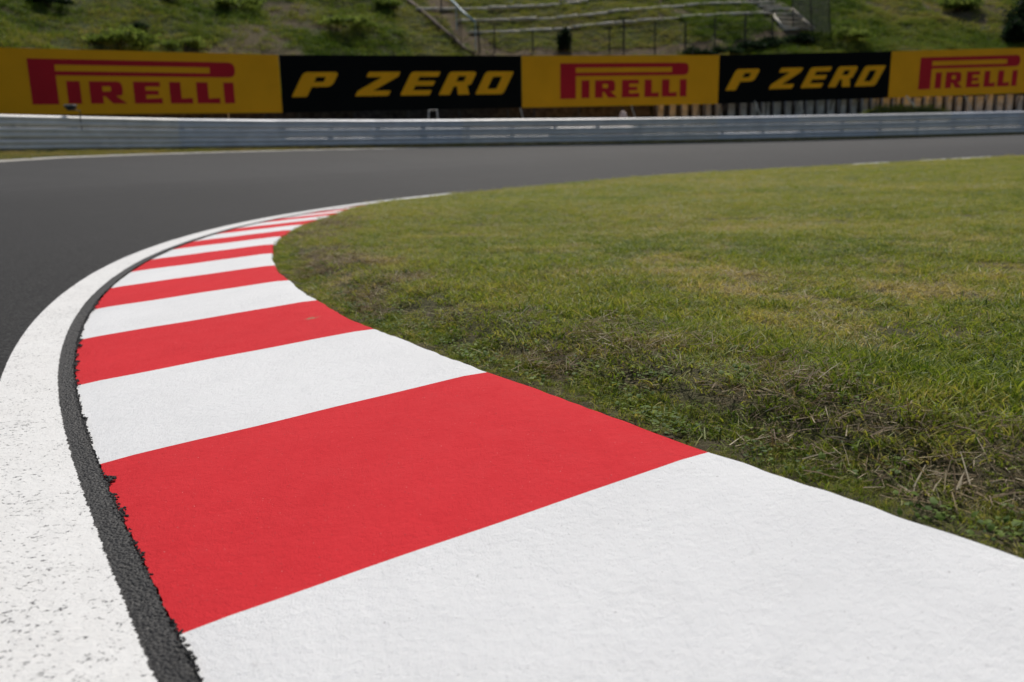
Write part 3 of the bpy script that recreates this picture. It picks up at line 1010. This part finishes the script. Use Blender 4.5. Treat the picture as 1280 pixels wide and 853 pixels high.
# ------------------------------------------------------------------ terraces, fences and stairs on the hill
LINES = [('uppermost', [(700, 4), (735, 1), (775, -1), (815, -3)]),
         ('third', [(520, 15), (560, 14.5), (600, 13.5), (640, 12.5), (690, 9), (735, 4)]),
         ('second', [(573, 29.5), (610, 28.5), (655, 27.5), (700, 25), (745, 20), (790, 15), (830, 11.5), (880, 8), (930, 6), (962, 5)]),
         ('lowest', [(587, 43.5), (625, 42.5), (665, 41.5), (700, 39), (735, 35), (780, 30), (820, 28), (870, 23), (905, 20), (938, 18.8), (965, 19)])]
TL = {'uppermost': 'short row of pale logs edging the terrace step highest up the slope', 'third': 'row of pale logs edging terrace, third step up from the fence foot',
      'second': 'row of pale logs edging terrace, second step up from the fence foot', 'lowest': 'row of pale logs edging the lowest grass terrace step'}
for nm_, L in LINES:
    P3 = np.array([hill_hit(*p) for p in L])
    tr = empty('terrace_edging', tuple(P3[len(P3) // 2])); tag(tr, TL[nm_], 'log edging', 'log edgings of the grass terraces')
    cum = np.concatenate([[0], np.cumsum(np.linalg.norm(np.diff(P3, axis=0), axis=1))]); f3 = lambda c: np.array([np.interp(c, cum, P3[:, k]) for k in range(3)])
    c = 0.0
    while c < cum[-1] - .3:
        ln_ = min(random.uniform(1.1, 2.0), cum[-1] - c)
        a = f3(c); b_ = f3(c + ln_ - .07); jz = random.uniform(-.03, .05)
        pts_ = [a * (1 - t) + b_ * t + np.array([0, 0, jz + .10 + .012 * math.sin(9 * t + c)]) for t in np.linspace(0, 1, 5)]
        MB().tube(pts_, random.uniform(.085, .115), 9, random.uniform(.075, .105)).build('log', MT['log'], tr, True)
        c += ln_

# wire fence along the foot of the terraces
fence = empty('wire_fence', tuple(hill_hit(760, 70))); tag(fence, 'wire fence on dark posts along the foot of the grass terraces', 'fence')
FP = [(601, 72, 28), (618, 72, 30), (666, 72, 38), (713.5, 72, 41), (762, 71, 34), (780, 72, 24), (819, 70, 26), (857, 69, 28), (894, 66, 22), (932, 60, 17), (966, 52, 14)]
tops = []
for k, (px, py, pt) in enumerate(FP):
    q = hill_hit(px, min(py, 66) - .5); top = at_depth(px - (4 if k == 0 else 0), pt, q[1])
    MB().tube([tuple(q - np.array([0, 0, 1.2])), tuple(top)], .05 if k in (0, 5, 7, 9) else .038, 7).build('post', MT['fence'], fence)
    tops.append((q, top))
for t in (.25, .5, .75, .97):
    MB().tube([tuple(a * (1 - t) + b_ * t) for a, b_ in tops], .006, 4).build('wire', MT['fence'], fence)
for i in range(len(tops) - 1):
    (a0, a1), (b0_, b1) = tops[i], tops[i + 1]; w = MB(); n = 9
    for j in range(n):
        f0 = j / n
        w.tube([tuple(a0 + (b0_ - a0) * f0), tuple(a1 + (b1 - a1) * min(1, f0 + .4))], .003, 3, cap=False); w.tube([tuple(a1 + (b1 - a1) * f0), tuple(a0 + (b0_ - a0) * min(1, f0 + .4))], .003, 3, cap=False)
    tag(w.build('wire_mesh', MT['fence'], fence), kind='stuff')

# pale blue handrail by the dirt path
Yh = tops[0][1][1]
hr = empty('handrail', tuple(tops[0][0])); tag(hr, 'pale blue pipe handrail sloping down beside the dirt path', 'handrail')
P = [at_depth(560, -4, Yh + 4), at_depth(570, 6, Yh + 2.6), at_depth(577, 14, Yh + 1.6), at_depth(594, 27.5, Yh + .1)]
MB().tube([tuple(x) for x in P], .055, 8).build('pipe', MT['pipe'], hr, True)
for px, y0, y1, Yd in ((570, 6, 24, 2.6), (594, 27.5, 40, .12)):
    a = at_depth(px, y0, Yh + Yd); gz = float(hill_z([a[0]], [a[1]])[0])
    MB().tube([tuple(a), (a[0], a[1], min(gz - .2, a[2] - .8))], .03, 7).build('post', MT['pipe'], hr)

# second fence up the far side of the path
f2 = empty('path_fence', tuple(hill_hit(552, 40))); tag(f2, 'thin dark fence climbing the slope along the dirt path', 'fence')
tp2 = []
for px, py, pt in ((576, 60, 22), (573, 45, 8), (552, 32, -2), (551, 14, -18)):
    q = hill_hit(px, py); top = at_depth(px, pt, q[1]); MB().tube([tuple(q - np.array([0, 0, .3])), tuple(top)], .026, 6).build('post', MT['fence'], f2); tp2.append((q, top))
for t in (.3, .65, .95): MB().tube([tuple(a * (1 - t) + b_ * t) for a, b_ in tp2], .005, 4).build('wire', MT['fence'], f2)

# earth edging on the left of the path
L = [hill_hit(*p) for p in ((508, 0), (522, 11), (536, 23), (552, 38), (567, 50), (580, 62), (592, 69))]
eb = MB()
eb.tube([tuple(a + np.array([0, 0, .04 + .03 * math.sin(5 * k)])) for k, a in enumerate(L)], .16, 8, .12)
tag(eb.build('earth_edging', MT['earth'], None, True), 'brown earth edging running down the slope beside the dirt path', 'edging')

# log stairs
st = empty('log_stairs', tuple(hill_hit(985, 30))); tag(st, 'jumbled pale timber stairs climbing the slope beside the dark net', 'stairs')
STP = [((972, 30), (1002, 32)), ((975, 35.5), (1008, 37)), ((979, 39.5), (1015, 38.5)), ((968, 25), (998, 26)), ((966, 20), (992, 20.5)), ((955, 14.5), (985, 14)), ((948, 10), (975, 11)), ((940, 6), (968, 5.5)), ((935, 1), (966, 1)), ((930, -4), (962, -4))]
for p0, p1 in STP:
    a, b_ = hill_hit(*p0), hill_hit(*p1); m = (a + b_) / 2
    e = b_ - a; Lh = np.linalg.norm(e[:2]); ux = e / Lh; ny = np.array([-ux[1], ux[0], 0])
    Mx = Matrix(((ux[0], ny[0], 0, m[0]), (ux[1], ny[1], 0, m[1]), (ux[2], 0, 1, m[2]), (0, 0, 0, 1)))
    b0 = MB(); b0.box((-Lh / 2, -.16, .04), (Lh / 2, .16, .20), Mx); b0.build('step', MT['log'], st)
for p0, p1 in (((1003, 27), (1017, 38)), ((990, 14), (1004, 27)), ((966, 21), (981, 40))):
    MB().tube([tuple(hill_hit(*p0) + np.array([0, 0, .12])), tuple(hill_hit(*p1) + np.array([0, 0, .12]))], .09, 7).build('side_log', MT['log'], st, True)

# dark net screen
nt_ = empty('net_screen', tuple(hill_hit(1018, 46))); tag(nt_, 'dark green net screen on posts beside the timber stairs', 'net')
na_, nb2 = hill_hit(990, 36), hill_hit(1036, 44); na_[1] -= .3; nb2[1] -= .3
ta, tb = at_depth(990, -14, na_[1]), at_depth(1036, -14, nb2[1])
for a, b_ in ((na_, ta), (nb2, tb), ((na_ + nb2) / 2, (ta + tb) / 2)):
    MB().tube([tuple(np.array(a) - np.array([0, 0, .4])), tuple(b_)], .035, 7).build('post', MT['fence'], nt_)
w = MB()
for t in np.linspace(0, 1, 52): w.tube([tuple(na_ + (nb2 - na_) * t), tuple(ta + (tb - ta) * t)], .0085, 3, cap=False)
for t in np.linspace(0, 1, 60): w.tube([tuple(na_ + (ta - na_) * t), tuple(nb2 + (tb - nb2) * t)], .0085, 3, cap=False)
tag(w.build('netting', MT['net'], nt_), kind='stuff')


# ------------------------------------------------------------------ plants
def clump(nb, rad, h0, h1, w0, w1, lean, seed, segs=3):
    rng = np.random.default_rng(seed); V, F, B = [], [], []
    for _ in range(nb):
        a = rng.uniform(0, 2 * np.pi); r = rad * math.sqrt(rng.random()); x, y = r * math.cos(a), r * math.sin(a)
        h = rng.uniform(h0, h1); w = rng.uniform(w0, w1); da = rng.uniform(0, 2 * np.pi); ln_ = rng.uniform(.1, 1) * lean * h
        dx, dy = math.cos(da), math.sin(da); fa = rng.uniform(0, 2 * np.pi); wx, wy = math.cos(fa), math.sin(fa); n = len(V); sh = rng.random()
        for k in range(segs):
            t = k / segs; c = ln_ * t * t; ww = w * (1 - .55 * t) / 2
            z = h * t * (1 - .25 * t * lean)
            V += [(x + dx * c - wx * ww, y + dy * c - wy * ww, z), (x + dx * c + wx * ww, y + dy * c + wy * ww, z)]; B += [sh, sh]
        V.append((x + dx * ln_, y + dy * ln_, h * (1 - .25 * lean))); B.append(sh)
        for k in range(segs - 1): F.append((n + 2 * k, n + 2 * k + 1, n + 2 * k + 3, n + 2 * k + 2))
        F.append((n + 2 * segs - 2, n + 2 * segs - 1, n + 2 * segs))
    return V, F, B


def straw_clump(nb, rad, l0, l1, w, seed, up=.3):
    rng = np.random.default_rng(seed); V, F, B = [], [], []
    for _ in range(nb):
        x, y = rng.uniform(-rad, rad, 2); a = rng.uniform(0, 2 * np.pi); L = rng.uniform(l0, l1); el = abs(rng.normal(0, up)); sh = rng.random(); z = rng.uniform(.001, .012)
        d = np.array([math.cos(a) * math.cos(el), math.sin(a) * math.cos(el), math.sin(el)]); s_ = np.array([-math.sin(a), math.cos(a), .5]) * w * rng.uniform(.5, 1.3); n = len(V)
        p = np.array([x, y, z]); m = p + d * L * .5 + np.array([0, 0, rng.uniform(-.1, .25) * L * .3]); e = p + d * L
        for q, k in ((p, 1), (m, .9), (e, .35)): V += [tuple(q - s_ * k / 2), tuple(q + s_ * k / 2)]; B += [sh, sh]
        F += [(n, n + 1, n + 3, n + 2), (n + 2, n + 3, n + 5, n + 4)]
    return V, F, B


def leaf_clump(nb, rad, size, seed, hgt=.02):
    rng = np.random.default_rng(seed); V, F, B = [], [], []
    for _ in range(nb):
        a = rng.uniform(0, 2 * np.pi); r = rad * math.sqrt(rng.random()); c = np.array([r * math.cos(a), r * math.sin(a), rng.uniform(.2, 1) * hgt]); L = size * rng.uniform(.6, 1.3); sh = rng.random()
        az = rng.uniform(0, 2 * np.pi); el = rng.uniform(-.2, .9); d = np.array([math.cos(az) * math.cos(el), math.sin(az) * math.cos(el), math.sin(el)]); s_ = np.cross(d, [0, 0, 1]); s_ /= np.linalg.norm(s_); u = np.cross(s_, d); n = len(V)
        for t, w in ((0, 0), (.25, .32), (.6, .36), (1, 0)):
            m = c + d * L * t - u * L * .15 * t * t
            if w == 0: V.append(tuple(m)); B.append(sh)
            else: V += [tuple(m - s_ * L * w + u * L * .06), tuple(m + s_ * L * w + u * L * .06)]; B += [sh, sh]
        F += [(n, n + 2, n + 1), (n + 1, n + 2, n + 4, n + 3), (n + 3, n + 4, n + 5)]
    return V, F, B


def variant(name, data, mat):
    V, F, B = data
    o = mesh_obj(name, V, F, mat, link=False)
    set_attr(o, 'blade', np.array(B, np.float32))
    return o


def scatter(name, P, rot, scl, tint, variants, label, cat):
    """one stuff object whose points carry copies of the plant variants"""
    me = bpy.data.meshes.new(name); me.vertices.add(len(P)); me.vertices.foreach_set('co', np.asarray(P, np.float32).ravel()); me.update()
    o = bpy.data.objects.new(name, me); COL.objects.link(o)
    set_attr(o, 'rot', np.asarray(rot, np.float32), 'FLOAT_VECTOR'); set_attr(o, 'scl', np.asarray(scl, np.float32), 'FLOAT_VECTOR'); set_attr(o, 'tint', np.asarray(tint, np.float32))
    set_attr(o, 'vid', RNG.integers(0, len(variants), len(P)).astype(np.int32), 'INT')
    nt = bpy.data.node_groups.new(name + '_scatter', 'GeometryNodeTree')
    nt.interface.new_socket('Geometry', in_out='INPUT', socket_type='NodeSocketGeometry'); nt.interface.new_socket('Geometry', in_out='OUTPUT', socket_type='NodeSocketGeometry')
    N = nt.nodes; gi, go = N.new('NodeGroupInput'), N.new('NodeGroupOutput'); iop = N.new('GeometryNodeInstanceOnPoints'); jn = N.new('GeometryNodeJoinGeometry')
    for v in variants:
        oi = N.new('GeometryNodeObjectInfo'); oi.inputs['Object'].default_value = v; oi.inputs['As Instance'].default_value = True
        nt.links.new(oi.outputs['Geometry'], jn.inputs[0])
    def na(nm, t):
        x = N.new('GeometryNodeInputNamedAttribute'); x.data_type = t; x.inputs['Name'].default_value = nm; return x.outputs['Attribute']
    er = N.new('FunctionNodeEulerToRotation'); nt.links.new(na('rot', 'FLOAT_VECTOR'), er.inputs[0])
    nt.links.new(gi.outputs[0], iop.inputs['Points']); nt.links.new(jn.outputs[0], iop.inputs['Instance']); iop.inputs['Pick Instance'].default_value = True
    nt.links.new(na('vid', 'INT'), iop.inputs['Instance Index']); nt.links.new(er.outputs[0], iop.inputs['Rotation']); nt.links.new(na('scl', 'FLOAT_VECTOR'), iop.inputs['Scale'])
    nt.links.new(iop.outputs[0], go.inputs[0])
    m = o.modifiers.new('scatter', 'NODES'); m.node_group = nt
    return tag(o, label, cat, kind='stuff')


def rot_rand(n, tilt):
    return np.column_stack([RNG.normal(0, tilt, n), RNG.normal(0, tilt, n), RNG.uniform(0, 2 * np.pi, n)])


LAWN = [variant('lawn_clump', clump(52, .055, .012, .036, .0014, .0032, 1.7, 100 + k), MT['grass']) for k in range(6)]
STRAW = [variant('straw_clump', straw_clump(16, .035, .012, .045, .0012, 200 + k, .25), MT['straw']) for k in range(4)]
WEED = [variant('weed_clump', leaf_clump(12, .028, .010, 300 + k, .018), MT['weed']) for k in range(4)]
NEARG = [variant('turf_clump', clump(40, .05, .018, .055, .0018, .0042, 1.25, 150 + k), MT['grass']) for k in range(6)]
HILLG = [variant('hill_clump', clump(46, .30, .12, .36, .014, .03, 1.1, 400 + k), MT['hgrass']) for k in range(5)]

bands = [(.4, 2.2, 1500, 1.0, 1.0), (2.2, 4, 900, 1.1, 1.0), (4, 7, 480, 1.35, 1.05), (7, 13, 230, 1.8, 1.1), (13, 36, 95, 2.7, 1.25)]
AX, AY, SXY, SZ = [], [], [], []
for r0, r1, den, sx, sz in bands:
    a0, a1 = R_(-22), R_(135 if r1 <= 4 else 105 if r1 <= 7 else 75 if r1 <= 13 else 64); n = int(.5 * (r1 * r1 - r0 * r0) * (a1 - a0) * den)
    r = np.sqrt(RNG.uniform(r0 * r0, r1 * r1, n)); a = RNG.uniform(a0, a1, n)
    AX.append(r * np.sin(a)); AY.append(r * np.cos(a)); SXY.append(np.full(n, sx)); SZ.append(np.full(n, sz))
AX, AY, SXY, SZ = (np.concatenate(q) for q in (AX, AY, SXY, SZ))
S, D = CI.near(AX, AY, 4); E_ = kerb_out(S) - D
keep = E_ > .022
AX, AY, SXY, SZ, S, E_ = (q[keep] for q in (AX, AY, SXY, SZ, S, E_))
Z = field_z(AX, AY, S, E_)
nb_ = fbm(AX, AY, .55, 3)                     # same noise as the lip
wear = 1 - sstep(.10, .62, E_ + (fbm(AX, AY, .22, 71, 3) - .5) * .55) * 1.0
wear = wear * (.55 + .45 * (1 - sstep(4, 8, S)))
bare = sstep(.60, .72, fbm(AX, AY, .45, 77, 3)) * (1 - sstep(1.0, 3.0, E_))
prob = np.clip(1 - .45 * wear - .5 * bare, .05, 1)
k = RNG.random(len(AX)) < prob
AX, AY, SXY, SZ, S, E_, Z, wear = (q[k] for q in (AX, AY, SXY, SZ, S, E_, Z, wear))
mac = fbm(AX, AY, 1.5, 51, 4); mac2 = fbm(AX, AY, 6, 55, 3); fine = fbm(AX, AY, .16, 57, 2)
dist = np.hypot(AX, AY)
tint = .48 + (mac - .5) * .5 + (mac2 - .5) * .35 + (fine - .5) * .35 + RNG.normal(0, .09, len(AX)) + .07 * sstep(4, 14, dist) + .12 * wear
hvar = .70 + .7 * fbm(AX, AY, .35, 81, 3) ** 1.3 + .35 * np.exp(-((E_ - .45) / .22) ** 2) * (1 - sstep(3, 6, S))
hvar = hvar * (1 - .5 * wear)
SXY = SXY * np.clip(E_ / .075, .38, 1)
sc = np.column_stack([SXY, SXY, SZ * hvar]) * RNG.uniform(.8, 1.2, len(AX))[:, None]
br_ = sstep(.60, .70, fbm(AX, AY, .38, 66, 3)) * (1 - sstep(3, 9, dist)); tint = tint + .38 * br_; sc[:, 2] *= (1 - .35 * br_)
nr_ = dist < 4.0
RR = rot_rand(len(AX), .16); tint = np.clip(tint, 0, 1); PP = np.column_stack([AX, AY, Z - .004])
scatter('near_turf', PP[nr_], RR[nr_], sc[nr_] * np.array([.95, .95, .70]), tint[nr_], NEARG, 'coarser green turf blades beside the kerb', 'grass')
scatter('lawn_grass', PP[~nr_], RR[~nr_], sc[~nr_], tint[~nr_], LAWN, 'short green and yellowish mown grass filling the infield', 'grass')

n = 5200
s = RNG.uniform(-1.2, 9, n); e = RNG.uniform(.006, .16, n)
xy = CI.off(s, kerb_out(s) - e); z = field_z(xy[:, 0], xy[:, 1], s, e)
k = RNG.random(n) < .25 + .75 * sstep(.40, .58, fbm(xy[:, 0], xy[:, 1], .12, 63, 3))
sc = (.20 + 2.2 * np.clip(e, 0, .12))[:, None] * np.array([1, 1, 1.7])[None] * RNG.uniform(.7, 1.2, n)[:, None]
scatter('kerbside_grass', np.column_stack([xy, z - .002])[k], rot_rand(k.sum(), .2), sc[k], np.clip(RNG.normal(.36, .16, k.sum()), 0, 1), LAWN, 'tiny sparse grass seedlings growing against the kerb edge', 'grass')

# dry clippings and small weeds in the worn margin next to the kerb
n = 9000
s = RNG.uniform(-1.2, 9, n) ; e = np.abs(RNG.normal(.20, .18, n)) + .09
far_ = RNG.random(n) < .35; e[far_] = RNG.uniform(.1, 3.0, far_.sum())
xy = CI.off(s, kerb_out(s) - e); z = field_z(xy[:, 0], xy[:, 1], s, e)
pk = fbm(xy[:, 0], xy[:, 1], .28, 91, 3)
k = (RNG.random(n) < sstep(.48, .68, pk) * .75 + .08)
scatter('dry_clippings', np.column_stack([xy, z + .004])[k], rot_rand(k.sum(), .22), np.repeat(RNG.uniform(.6, 1.5, k.sum())[:, None], 3, 1), np.clip(RNG.normal(.36, .2, k.sum()) + (pk[k] - .5) * .5, 0, 1), STRAW,
        'brown and straw coloured dry clippings along the kerb edge', 'clippings')
n = 1700
s = RNG.uniform(-1.2, 5, n); e = np.abs(RNG.normal(.10, .16, n)) + .035
xy = CI.off(s, kerb_out(s) - e); z = field_z(xy[:, 0], xy[:, 1], s, e)
pk = fbm(xy[:, 0], xy[:, 1], .2, 95, 3)
k = RNG.random(n) < (sstep(.45, .62, pk) * .7 + .06) * (1 - .6 * sstep(.5, 2.5, s))
scatter('small_weeds', np.column_stack([xy, z + .001])[k], rot_rand(k.sum(), .12), np.repeat(RNG.uniform(.6, 1.35, k.sum())[:, None], 3, 1), np.clip(RNG.normal(.4, .2, k.sum()), 0, 1), WEED,
        'small round leaved green weeds hugging the kerb edge', 'weeds')

# hillside and verge grass
n = 52000
u = RNG.uniform(rail_u(-150) - 3, rail_u(1500) + 8, n); q = WALL_Q + .5 + RNG.random(n) ** 1.25 * 34
xy = CR.off(u, OUT * q); z = hill_zq(u, q, xy[:, 0], xy[:, 1])
pt = fbm(xy[:, 0], xy[:, 1], 4.0, 41, 4); p2 = fbm(xy[:, 0], xy[:, 1], 1.3, 43, 3); p3 = fbm(xy[:, 0], xy[:, 1], 9.0, 47, 3)
ps = np.clip(1.0 - .75 * sstep(.54, .66, pt) - .4 * sstep(.55, .7, p2), .07, 1)
bare = in_poly(xy[:, 0], xy[:, 1], PATH) | in_poly(xy[:, 0], xy[:, 1], DIRT) | in_poly(xy[:, 0], xy[:, 1], STAIR)
mown = (u > rail_u(575)) & (u < rail_u(985))
ps = np.where(mown, 1.0, ps); ps = np.where(bare, .08, ps)                  # the terraces carry short yellowish turf
k = RNG.random(n) < ps
xy, z, pt, p2, p3, mown = xy[k], z[k], pt[k], p2[k], p3[k], mown[k]
hs = np.where(mown, .35, .45 + 1.5 * np.clip(p2 - .35, 0, 1) + .25 * RNG.random(len(z)))
ti = np.where(mown, .62 + (p2 - .5) * .5, .30 + (pt - .5) * 1.0 + (p2 - .5) * -.7 + (p3 - .5) * .8) + RNG.normal(0, .07, len(z))
scatter('hillside_grass', np.column_stack([xy, z - .03]), rot_rand(len(z), .2), np.column_stack([np.full(len(z), 1.0), np.full(len(z), 1.0), hs]), np.clip(ti, 0, 1), HILLG, 'patchy rough grass covering the hillside behind the boards', 'grass')
n = 9000
u = RNG.uniform(rail_u(-150) - 3, rail_u(1500) + 6, n); q = np.where(RNG.random(n) < .45, -RNG.random(n) * gap_v(u), RNG.uniform(.2, 4.8, n))
xy = CR.off(u, OUT * q); zt = track_xy_z(xy[:, 0], xy[:, 1]); zh = hill_zq(u, np.maximum(q, 0), xy[:, 0], xy[:, 1]); z = np.where(q < 0, zt, zh)
hs = np.where(q < 0, .22, .4 + .5 * RNG.random(n)) ; sx = np.where(q < 0, .45, .8)
ti = np.where(q < 0, .86, .5) + (fbm(xy[:, 0], xy[:, 1], 1.5, 49, 3) - .5) * .6
kk = (q < 0) | (RNG.random(n) < .35 + .6 * (u > u_sw + 9))
scatter('verge_grass', np.column_stack([xy, z])[kk], rot_rand(kk.sum(), .2), np.column_stack([sx, sx, hs])[kk], np.clip(ti, 0, 1)[kk], HILLG, 'yellowish verge grass along the foot of the guardrail', 'grass')


# shrubs
def leaf_cloud(rx, ry, rz, n, size, seed):
    rng = np.random.default_rng(seed); nc = max(6, int(n / 110)); cl = rng.normal(0, 1, (nc, 3)); cl /= np.linalg.norm(cl, axis=1, keepdims=True); cl *= (rng.uniform(.35, .95, nc) ** .6)[:, None]
    cl[:, 2] = np.abs(cl[:, 2]) * 1.0; k = rng.integers(0, nc, n); P = cl[k] + rng.normal(0, .17, (n, 3)); P = P * [rx, ry, rz]; P[:, 2] = np.abs(P[:, 2]) + .05
    d = rng.normal(0, 1, (n, 3)); d /= np.linalg.norm(d, axis=1, keepdims=True); a = np.cross(d, rng.normal(0, 1, (n, 3))); a /= np.linalg.norm(a, axis=1, keepdims=True)
    L = size * rng.uniform(.6, 1.4, (n, 1)); V = np.stack([P - d * L, P + a * L * .42, P + d * L, P - a * L * .42], 1).reshape(-1, 3)
    return V, np.arange(4 * n).reshape(-1, 4), np.repeat(.5 * rng.random(n) + .5 * rng.random(nc)[k], 4)


def shrub(px, py, rx, rz, n, size, stops, label, seed, trunk=.25, name='shrub', cat='shrub', sink=.1):
    q = hill_hit(px, py); r = empty(name, tuple(q - np.array([0, 0, sink])))
    tag(r, label, cat, 'shrubs on the hillside')
    V, F, B = leaf_cloud(rx, rx * .85, rz, n, size, seed)
    o = np_mesh('crown', V + np.array([0, 0, trunk]), F, stops, None); o.parent = r; set_attr(o, 'blade', B.astype(np.float32))
    b0 = MB(); rng = random.Random(seed)
    for k in range(4):
        a = rng.uniform(0, 6.28); b0.tube([(0, 0, -.2), (.1 * rx * math.cos(a), .1 * rx * math.sin(a), trunk), (.5 * rx * math.cos(a), .5 * rx * math.sin(a), trunk + rz * .7)], .05 * rz + .01, 6, .012)
    b0.build('stems', MT['bark'], None).parent = r
    return r


def leaf_obj_mat(name, c0, c1, c2):
    m, nt, out = M_new(name); b = NB(nt); bl = b.n('ShaderNodeAttribute', attribute_name='blade').outputs['Fac']
    c = b.ramp(bl, [(.15, c0), (.5, c1), (.85, c2)]); d = b.n('ShaderNodeBsdfPrincipled'); b.l(c, d.inputs['Base Color']); d.inputs['Roughness'].default_value = .7; d.inputs['Specular IOR Level'].default_value = .08
    t = b.n('ShaderNodeBsdfTranslucent'); b.l(c, t.inputs[0]); x = b.n('ShaderNodeMixShader'); x.inputs[0].default_value = .5; b.l(d.outputs[0], x.inputs[1]); b.l(t.outputs[0], x.inputs[2]); b.l(x.outputs[0], out.inputs[0])
    return m


MT['sg'] = leaf_obj_mat('green_shrub_leaf', (.09, .13, .022), (.17, .235, .04), (.26, .31, .065))
MT['sd'] = leaf_obj_mat('dark_shrub_leaf', (.008, .018, .008), (.014, .030, .012), (.030, .050, .018))
shrub(150, 60, 1.4, .5, 2900, .09, MT['sg'], 'bushy bright green shrub just above the first yellow board', 1)
shrub(180, 42, .5, .22, 500, .08, MT['sd'], 'small dark foliage put in for the tuft shadow beside the bushy bright green shrub', 2)  # dark leaves added in place of the shadow beside the green tuft
shrub(62, 10, .8, .35, 1300, .09, MT['sd'], 'low dark foliage put in for a shaded hollow high on the slope above the red stem letter', 3)  # dark leaves added in place of a shaded hollow on the slope
shrub(217, 4, .7, .3, 1100, .09, MT['sd'], 'dark shrub at the slope top above the yellow board', 4)
shrub(298, 14, 1.3, .4, 1600, .10, MT['sg'], 'low spreading green shrub on the slope by yellow board end', 5)
shrub(232, 64, 1.0, .38, 1200, .08, MT['sg'], 'low green shrub peeping over the first yellow board', 6)
shrub(490, 14, 1.0, .5, 1700, .09, MT['sg'], 'green shrub on the slope left of the dirt path', 7)
shrub(440, 36, 1.5, .35, 1700, .09, MT['sg'], 'wide low green shrub above the black board on grassy slope', 8)
shrub(705, 66.5, .52, .95, 1500, .08, MT['sd'], 'small dark evergreen bush by the wire fence above a board', 9)
shrub(1268, 56, .9, 1.1, 3000, .12, MT['sd'], 'large dark bush on the slope above the last yellow board', 10)
shrub(1290, 36, 1.5, 2.1, 4500, .13, MT['sd'], 'tallest dark bush on the right of the grassy bank', 11)
shrub(1200, 14, 1.2, 1.0, 2600, .12, MT['sg'], 'green bush higher up beside the large dark bush', 12)
shrub(1058, 52, 1.3, .45, 2000, .09, MT['sg'], 'low bright green shrub beside the dark net', 13)
BANK_SHADE = [(872, 71, 'low dark foliage added as bank shadow at the end of the row, just above the yellow board corner'), (905, 68, 'low dark foliage added as bank shadow under the wire fence, second of the row from the yellow board corner'),
       (938, 63, 'low dark foliage added as bank shadow in the middle of the row under the wire fence'), (968, 58, 'low dark foliage added as bank shadow below the foot of the timber stairs'), (996, 54, 'low dark foliage added as bank shadow at the foot of the dark net screen')]
for kx, (px, py, lab) in enumerate(BANK_SHADE):  # dark leaf clumps added to stand in for the shadowed bank
    shrub(px, py, .95, .42, 1500, .09, MT['sd'], lab, 20 + kx, .05)['group'] = 'row of dark foliage added as bank shadow below the fence'
